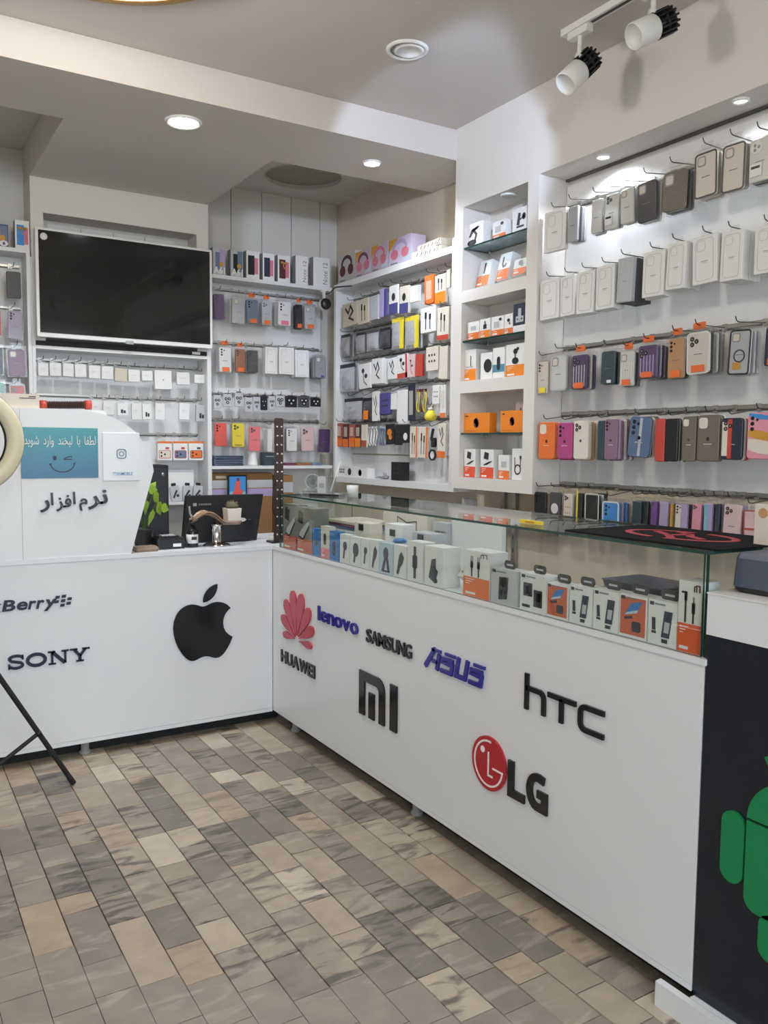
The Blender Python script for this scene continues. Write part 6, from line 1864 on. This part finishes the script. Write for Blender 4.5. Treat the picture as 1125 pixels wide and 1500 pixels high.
for k, (x, y, sx, sz, c_, lb) in enumerate(((1.66, 3.68, .05, .036, (206, 200, 194), 'pale rounded cloth bundle at the counter corner'), (1.80, 3.74, .06, .04, (128, 122, 118), 'grey rounded cloth bundle behind the pale one'))):
    b = MB(); vs = []; n = 16
    for i in range(7):
        e = PI / 2 * i / 6
        for j in range(n):
            a = 2 * PI * j / n
            rr = 1 + .10 * math.sin(3 * a + k) + .06 * math.sin(5 * a + i)
            vs.append((sx * math.cos(e) * rr * math.cos(a), sx * .7 * math.cos(e) * rr * math.sin(a), sz * math.sin(e)))
    fs = [(i * n + j, i * n + (j + 1) % n, (i + 1) * n + (j + 1) % n, (i + 1) * n + j) for i in range(6) for j in range(n)] + [tuple(range(n - 1, -1, -1))]
    o = b.add(vs, fs, mat('cloth_%d' % k, c_, .85, bump=(90, .4)), True).obj('cloth_bundle', None, (x, y, CT))
    tag(o, lb, 'cloth')
# studded strip display at the inner corner
t = thing('studded_strip', 'tall dark brown strip with rows of white studs at the counter corner', 'strip', (1.618, 3.60, CT))
MB().slab(.042, .585, .012, .008, mat('brown_leather', (62, 46, 44), .5, bump=(120, .2))).obj('strip', t)
for k in range(13):
    for sx in (-1, 1):
        put('stud', cached('stud', lambda: MB().lathe([(.0042, 0), (.003, -.003), (0, -.0036)], PLASTW, 10, (0, 0, 0), 'y'), 'stud'), t, (sx * .011 + .002 * (k % 2), -.0121, .04 + k * .042))
MB().box(-.04, .04, -.02, .05, 0, .008, BLACKP).obj('foot', t)
t = thing('loose_cable', 'thin black cable hanging beside the studded strip', 'cable', (1.595, 3.585, CT))
MB().tube([(.0, -.005, .30), (-.014, -.008, .24), (-.016, -.008, .16), (.004, -.008, .115), (.012, -.008, .10), (.0, -.008, .085), (-.008, -.006, .04), (-.012, -.02, .003)], .0028, BLACKP, 6).obj('cord', t)

# ---------------------------------------------------------------- on the glass counter
GT = 1.0755
t = thing('crystal_trophy', 'clear crystal globe on a stepped glass base at the glass corner', 'trophy', (1.70, 3.40, GT), -.55)
MB().box(-.055, .055, -.03, .03, 0, .012, CRYSTAL).box(-.035, .035, -.02, .02, .0125, .026, CRYSTAL).obj('base', t)
MB().lathe([(.006 , .026), (.016, .030), (.027, .042), (.031, .057), (.027, .072), (.016, .084), (.0, .088)], CRYSTAL, 14, smooth=False).obj('globe', t)
MB().stroke(ell(0, .057, .033, .033, 20), .004, -.004, .004, mat('silver_ring', (220, 220, 216), .15, 1.0), True).obj('ring', t)
MB().prism([(-.012, .05), (.0, .07), (.014, .062), (.01, .046), (-.004, .04)], -.010, -.007, C('midgrey')).obj('engraving', t)
t = thing('acrylic_stand', 'clear acrylic display stand with a slanted rod and pale card', 'display stand', (1.70, 3.26, GT), -.9)
MB().box(-.075, .075, -.035, .035, 0, .010, CRYSTAL).obj('base', t)
MB().box(-.07, .07, -.0355, -.0352, .0, .008, BLACKP).obj('base_strip', t)
MB().box(-.045, -.004, -.008, -.004, .011, .085, P('silver')).obj('card', t)
MB().rect(-.036, -.012, .035, .055, -.0086, -.008, C('grey')).obj('printed_mark', t)
MB().box(.002, .045, -.008, -.004, .011, .082, CRYSTAL).obj('panel', t)
MB().tube([(.012, 0, .011), (.024, 0, .13)], .003, CRYSTAL, 8).obj('post', t)
MB().tube([(.018, -.004, .02), (.062, .004, .15)], .0045, PLASTW, 8).obj('rod', t)
o = tag(MB().lathe([(.0, 0), (.024, 0), (.026, .05), (.022, .05), (.020, .006), (0, .006)], mat('frosted_cup', (206, 208, 206), .4), 18).obj('frosted_cup', None, (1.76, 3.14, GT)), 'small frosted cup on the glass next to the acrylic stand', 'cup')
# mouse pad with a red oval emblem
t = thing('mouse_mat', 'black mouse mat with a red oval emblem on the glass top', 'mouse mat', (1.735, 1.40, GT), 0)
MB().slab(.335, .485, .004, .008, mat('mat_cloth', (17, 17, 19), .9, spec=.15)).obj('mat', t)
mo = t.children[0]; mo.rotation_euler = (-PI / 2, 0, 0); mo.location = (0, -.2425, .0)
REDP = mat('red_print', (176, 48, 56), .5)
b = MB(); e_ = []
b.stroke(ell(0, 0, .085, .150, 40, 8, 172), .019, 0, 0.0005, REDP).stroke(ell(0, 0, .085, .150, 40, 188, 352), .019, 0, .0005, REDP)
b.stroke([(-.07, -.03), (-.02, .02), (.0, .05), (.03, .10)], .020, 0, .0005, REDP).stroke([(-.03, -.09), (.0, -.03), (.04, .0), (.07, .06)], .020, 0, .0005, REDP).stroke([(-.02, .02), (.04, .0)], .024, 0, .0005, REDP)
b.v = [(x, z, .0046 - y) for x, y, z in b.v]
b.obj('printed_emblem', t)
# white card packs beside the mat
for k, (x, y, c_, lb) in enumerate(((1.74, 1.175, 'cream', 'white slim card pack with tan mark behind the plastic box'), (1.76, 1.125, 'skypale', 'pale blue card pack with dark blue lines behind the plastic box'))):
    t = thing('card_pack', lb, 'card pack', (x + .012, y, .9872), -PI / 2)
    MB().slab(.045, .185, .012, .004, P(c_)).obj('card', t)
    if k == 0: MB().prism([(-.008, .09), (.008, .09), (.0, .07)], -.0126, -.0121, P('tan')).prism(ell(0, .165, .012, .012, 12), -.0126, -.0121, P('tan')).obj('printed_mark', t)
    else:
        for q in range(4): MB().rect(-.016 + .009 * q, -.012 + .009 * q, .03, .08, -.0126, -.0121, P('azure')).obj('printed_line', t)

# ---------------------------------------------------------------- inside the glass case
CB = .8365
t = thing('earphone_carton', 'large white carton with a thin bent line drawing inside the glass case', 'carton', (1.86, 2.85, CB), -PI / 2)
MB().box(-.165, .165, -.02, .02, 0, .205, P('cream')).obj('carton', t)
MB().stroke([(-.05, .06), (-.05, .17), (.02, .15), (.09, .16), (.09, .06)], .005, -.0206, -.02, INK).obj('printed_line', t)
t = thing('grey_carton', 'plain grey carton with dark lettering inside the glass case', 'carton', (1.87, 2.61, CB), -PI / 2)
MB().box(-.048, .048, -.02, .02, 0, .168, P('silver')).obj('carton', t)
MB().text('SAMSUNG', -.036, .036, .125, .137, -.0206, -.0206, INK, .03).obj('lettering', t)
t = thing('white_board', 'tall white board leaning at the back of the glass case', 'board', (1.885, 2.41, CB), -PI / 2)
MB().slab(.30, .222, .018, .003, LAM2).obj('board', t)
t = thing('magazine_stack', 'flat stack of papers at the corner end of the glass case', 'papers', (1.80, 3.15, .915), -PI / 2)
for k in range(5):
    MB().box(-.15 + .01 * (k % 3), .15 - .012 * (k % 2), -.09, .09, .012 * k, .012 * k + .010, P(('silver', 'paper', 'slate', 'plum', 'beige')[k])).obj('paper', t, (0, 0, 0), (0, 0, .03 * (k % 3 - 1)))
o = tag(MB().box(-.16, .16, -.09, .09, 0, .078, P('beige')).box(-.14, .14, -.0906, -.09, .02, .05, P('silver')).obj('storage_carton', None, (1.80, 3.15, CB), (0, 0, -PI / 2)), 'beige carton carrying the papers inside the glass case', 'carton')
t = thing('tray_stack', 'pile of dark grey plastic trays near the glass end of the case', 'trays', (1.80, 1.55, CB), -PI / 2)
TRY = mat('tray_grey', (70, 72, 76), .3)
for k in range(4):
    b = loft([(.11 - .004 * k, .075, .01, .025 * k), (.115 - .004 * k, .08, .012, .025 * k + .020), (.119 - .004 * k, .083, .012, .025 * k + .0235)], TRY)
    b.obj('tray', t, (.004 * (k % 2), 0, 0))
t = thing('tilted_carton', 'white wedge of a carton leaning back beside the earbud carton', 'carton', (1.64, 2.13, CB), -PI / 2)
t.rotation_euler = (math.radians(-38), 0, -PI / 2)
MB().box(-.05, .05, -.03, 0, .0, .10, P('white')).obj('carton', t)
MB().prism(ell(.02, .05, .024, .02, 12), -.0306, -.03, C('midgrey')).rect(-.04, .0, .014, .022, -.0306, -.03, C('grey')).obj('printed_picture', t)
t.location.z += .022
for k in range(3):
    t = thing('round_carton', ['white carton with plain front behind the earbud cartons', 'pale carton behind the watch carton', 'small cream carton behind the blue packs'][k], 'carton', (1.70, (2.66, 2.47, 2.90)[k], CB), -PI / 2)
    MB().box(-.06, .06, -.03, .03, 0, (.165, .15, .15)[k], P(('white', 'silver', 'cream')[k])).obj('carton', t)
    MB().box(-.022, .012, -.034, -.03, .12, .145, BLACKP).obj('hang_tab', t)
for k, (x, y, z, r, c_, lb) in enumerate(((1.64, 2.565, CB, .018, 'azure', 'blue ribbon bow among the cartons of the glass case'), (1.65, 2.43, CB, .02, 'mustard', 'gold ribbon bow among the cartons of the glass case'))):
    t = thing('ribbon_bow', lb, 'bow', (x, y, z), -PI / 2)
    MB().box(-.012, .012, -.012, .012, 0, .105, P('white')).obj('gift_box', t)
    for a in range(6):
        MB().lathe([(0, -.020), (.008, -.010), (.009, .0), (.006, .012), (0, .018)], C(c_), 8, (.012 * math.cos(a), .012 * math.sin(a), .114), 'x' if a % 2 else 'y').obj('loop', t)
o = tag(MB().box(-.045, .045, -.006, .006, 0, .010, C('yellow')).box(-.02, .02, -.0065, -.006, .002, .008, C('mustard')).obj('ribbon_strip', None, (1.62, 1.83, 1.0765), (0, 0, -PI / 2)), 'short yellow strip at the edge of the black mouse mat', 'strip')

# lower wall behind the glass case: grey metal strips
for k, (y, lb) in enumerate(((2.98, 'slotted grey wall strip below the pier, farther from the door'), (2.90, 'plain grey wall strip below the pier, closer to the door'))):
    t = thing('wall_strip', lb, 'wall strip', (2.470, y, .5), -PI / 2)
    MB().box(-.012, .012, -.01, .008, 0, .6, ALU).obj('channel', t)
    for q in range(6): MB().box(-.003, .003, -.0106, -.010, .2 + .06 * q, .22 + .06 * q, INK).obj('slot', t)
t = thing('clear_box_group', 'clear plastic parts box on the ledge below the pier', 'plastic box', (2.40, 3.12, 1.0), -PI / 2)
MB().slab(.10, .07, .05, .004, SLEEVE).obj('box', t); MB().slab(.08, .05, .03, .004, C('silver'), 0, .004, -.008).obj('contents', t)
t = thing('wall_ledge', 'narrow beige ledge under the pier', 'ledge', (2.41, 2.9, .985), -PI / 2)
MB().box(-.4, .4, -.05, .068, 0, .014, BEIGE).obj('board', t)
for x in (-.3, .3): MB().box(x - .01, x + .01, -.03, .068, -.06, 0, ALU).obj('bracket', t)

# ---------------------------------------------------------------- ring light on its folding tripod, at the left edge
t = thing('ring_light', 'beige ring light on a black folding tripod at the left edge', 'ring light', (.262, 3.12, 0))
RG = mat('ring_diffuser', (212, 204, 178), .45)
RC = Vector((0, .0, 1.303))
rr0, rr1 = .129, .184
MB().lathe([(rr0, .006), (rr0 + .004, -.014), (rr1 - .006, -.014), (rr1, -.004), (rr1, .006)], RG, 56, tuple(RC), 'y', caps=False).obj('diffuser', t)
MB().lathe([(rr0 - .004, .03), (rr0 - .004, .006), (rr1 + .002, .006), (rr1 + .002, .03), (rr0 - .004, .03)], BLACKP, 56, tuple(RC), 'y', caps=False).obj('housing', t)
MB().box(-.02, .02, .005, .035, RC.z - rr1 - .03, RC.z - rr1 + .004, BLACKP).obj('clamp', t)
MB().tube([(0, .02, .56), (0, .02, RC.z - rr1 - .02)], .009, BLACKM, 10).obj('pole', t)
MB().tube([(0, .02, .06), (0, .02, .64)], .012, BLACKM, 10).obj('lower_pole', t)
MB().lathe([(.02, .58), (.022, .60), (.022, .64), (.016, .66)], BLACKP, 16, (0, .02, 0)).obj('hub', t)
MB().lathe([(.017, .08), (.02, .09), (.02, .12), (.017, .13)], BLACKP, 16, (0, .02, 0)).obj('collar', t)
for k, (fx, fy) in enumerate(((.345, .116), (-.26, .25), (-.06, -.33))):
    f_ = Vector((fx, fy, .008)); h_ = Vector((fx * .05, .02 + fy * .05, .605))
    lg = MB().tube([h_, f_], .0095, BLACKM, 10).obj('leg', t)
    d_ = (f_ - h_).normalized()
    MB().tube([f_ - d_ * .03, f_ - d_ * .0], .0105, BLACKP, 10).obj('rubber_foot', lg)
    mid = h_.lerp(f_, .62)
    MB().tube([mid, Vector((-.01, .02, .105))], .008, BLACKM, 8).obj('brace', t)
    MB().lathe([(.010, -.010), (.010, .010)], BLACKP, 12, tuple(mid), 'y').obj('rivet', t)
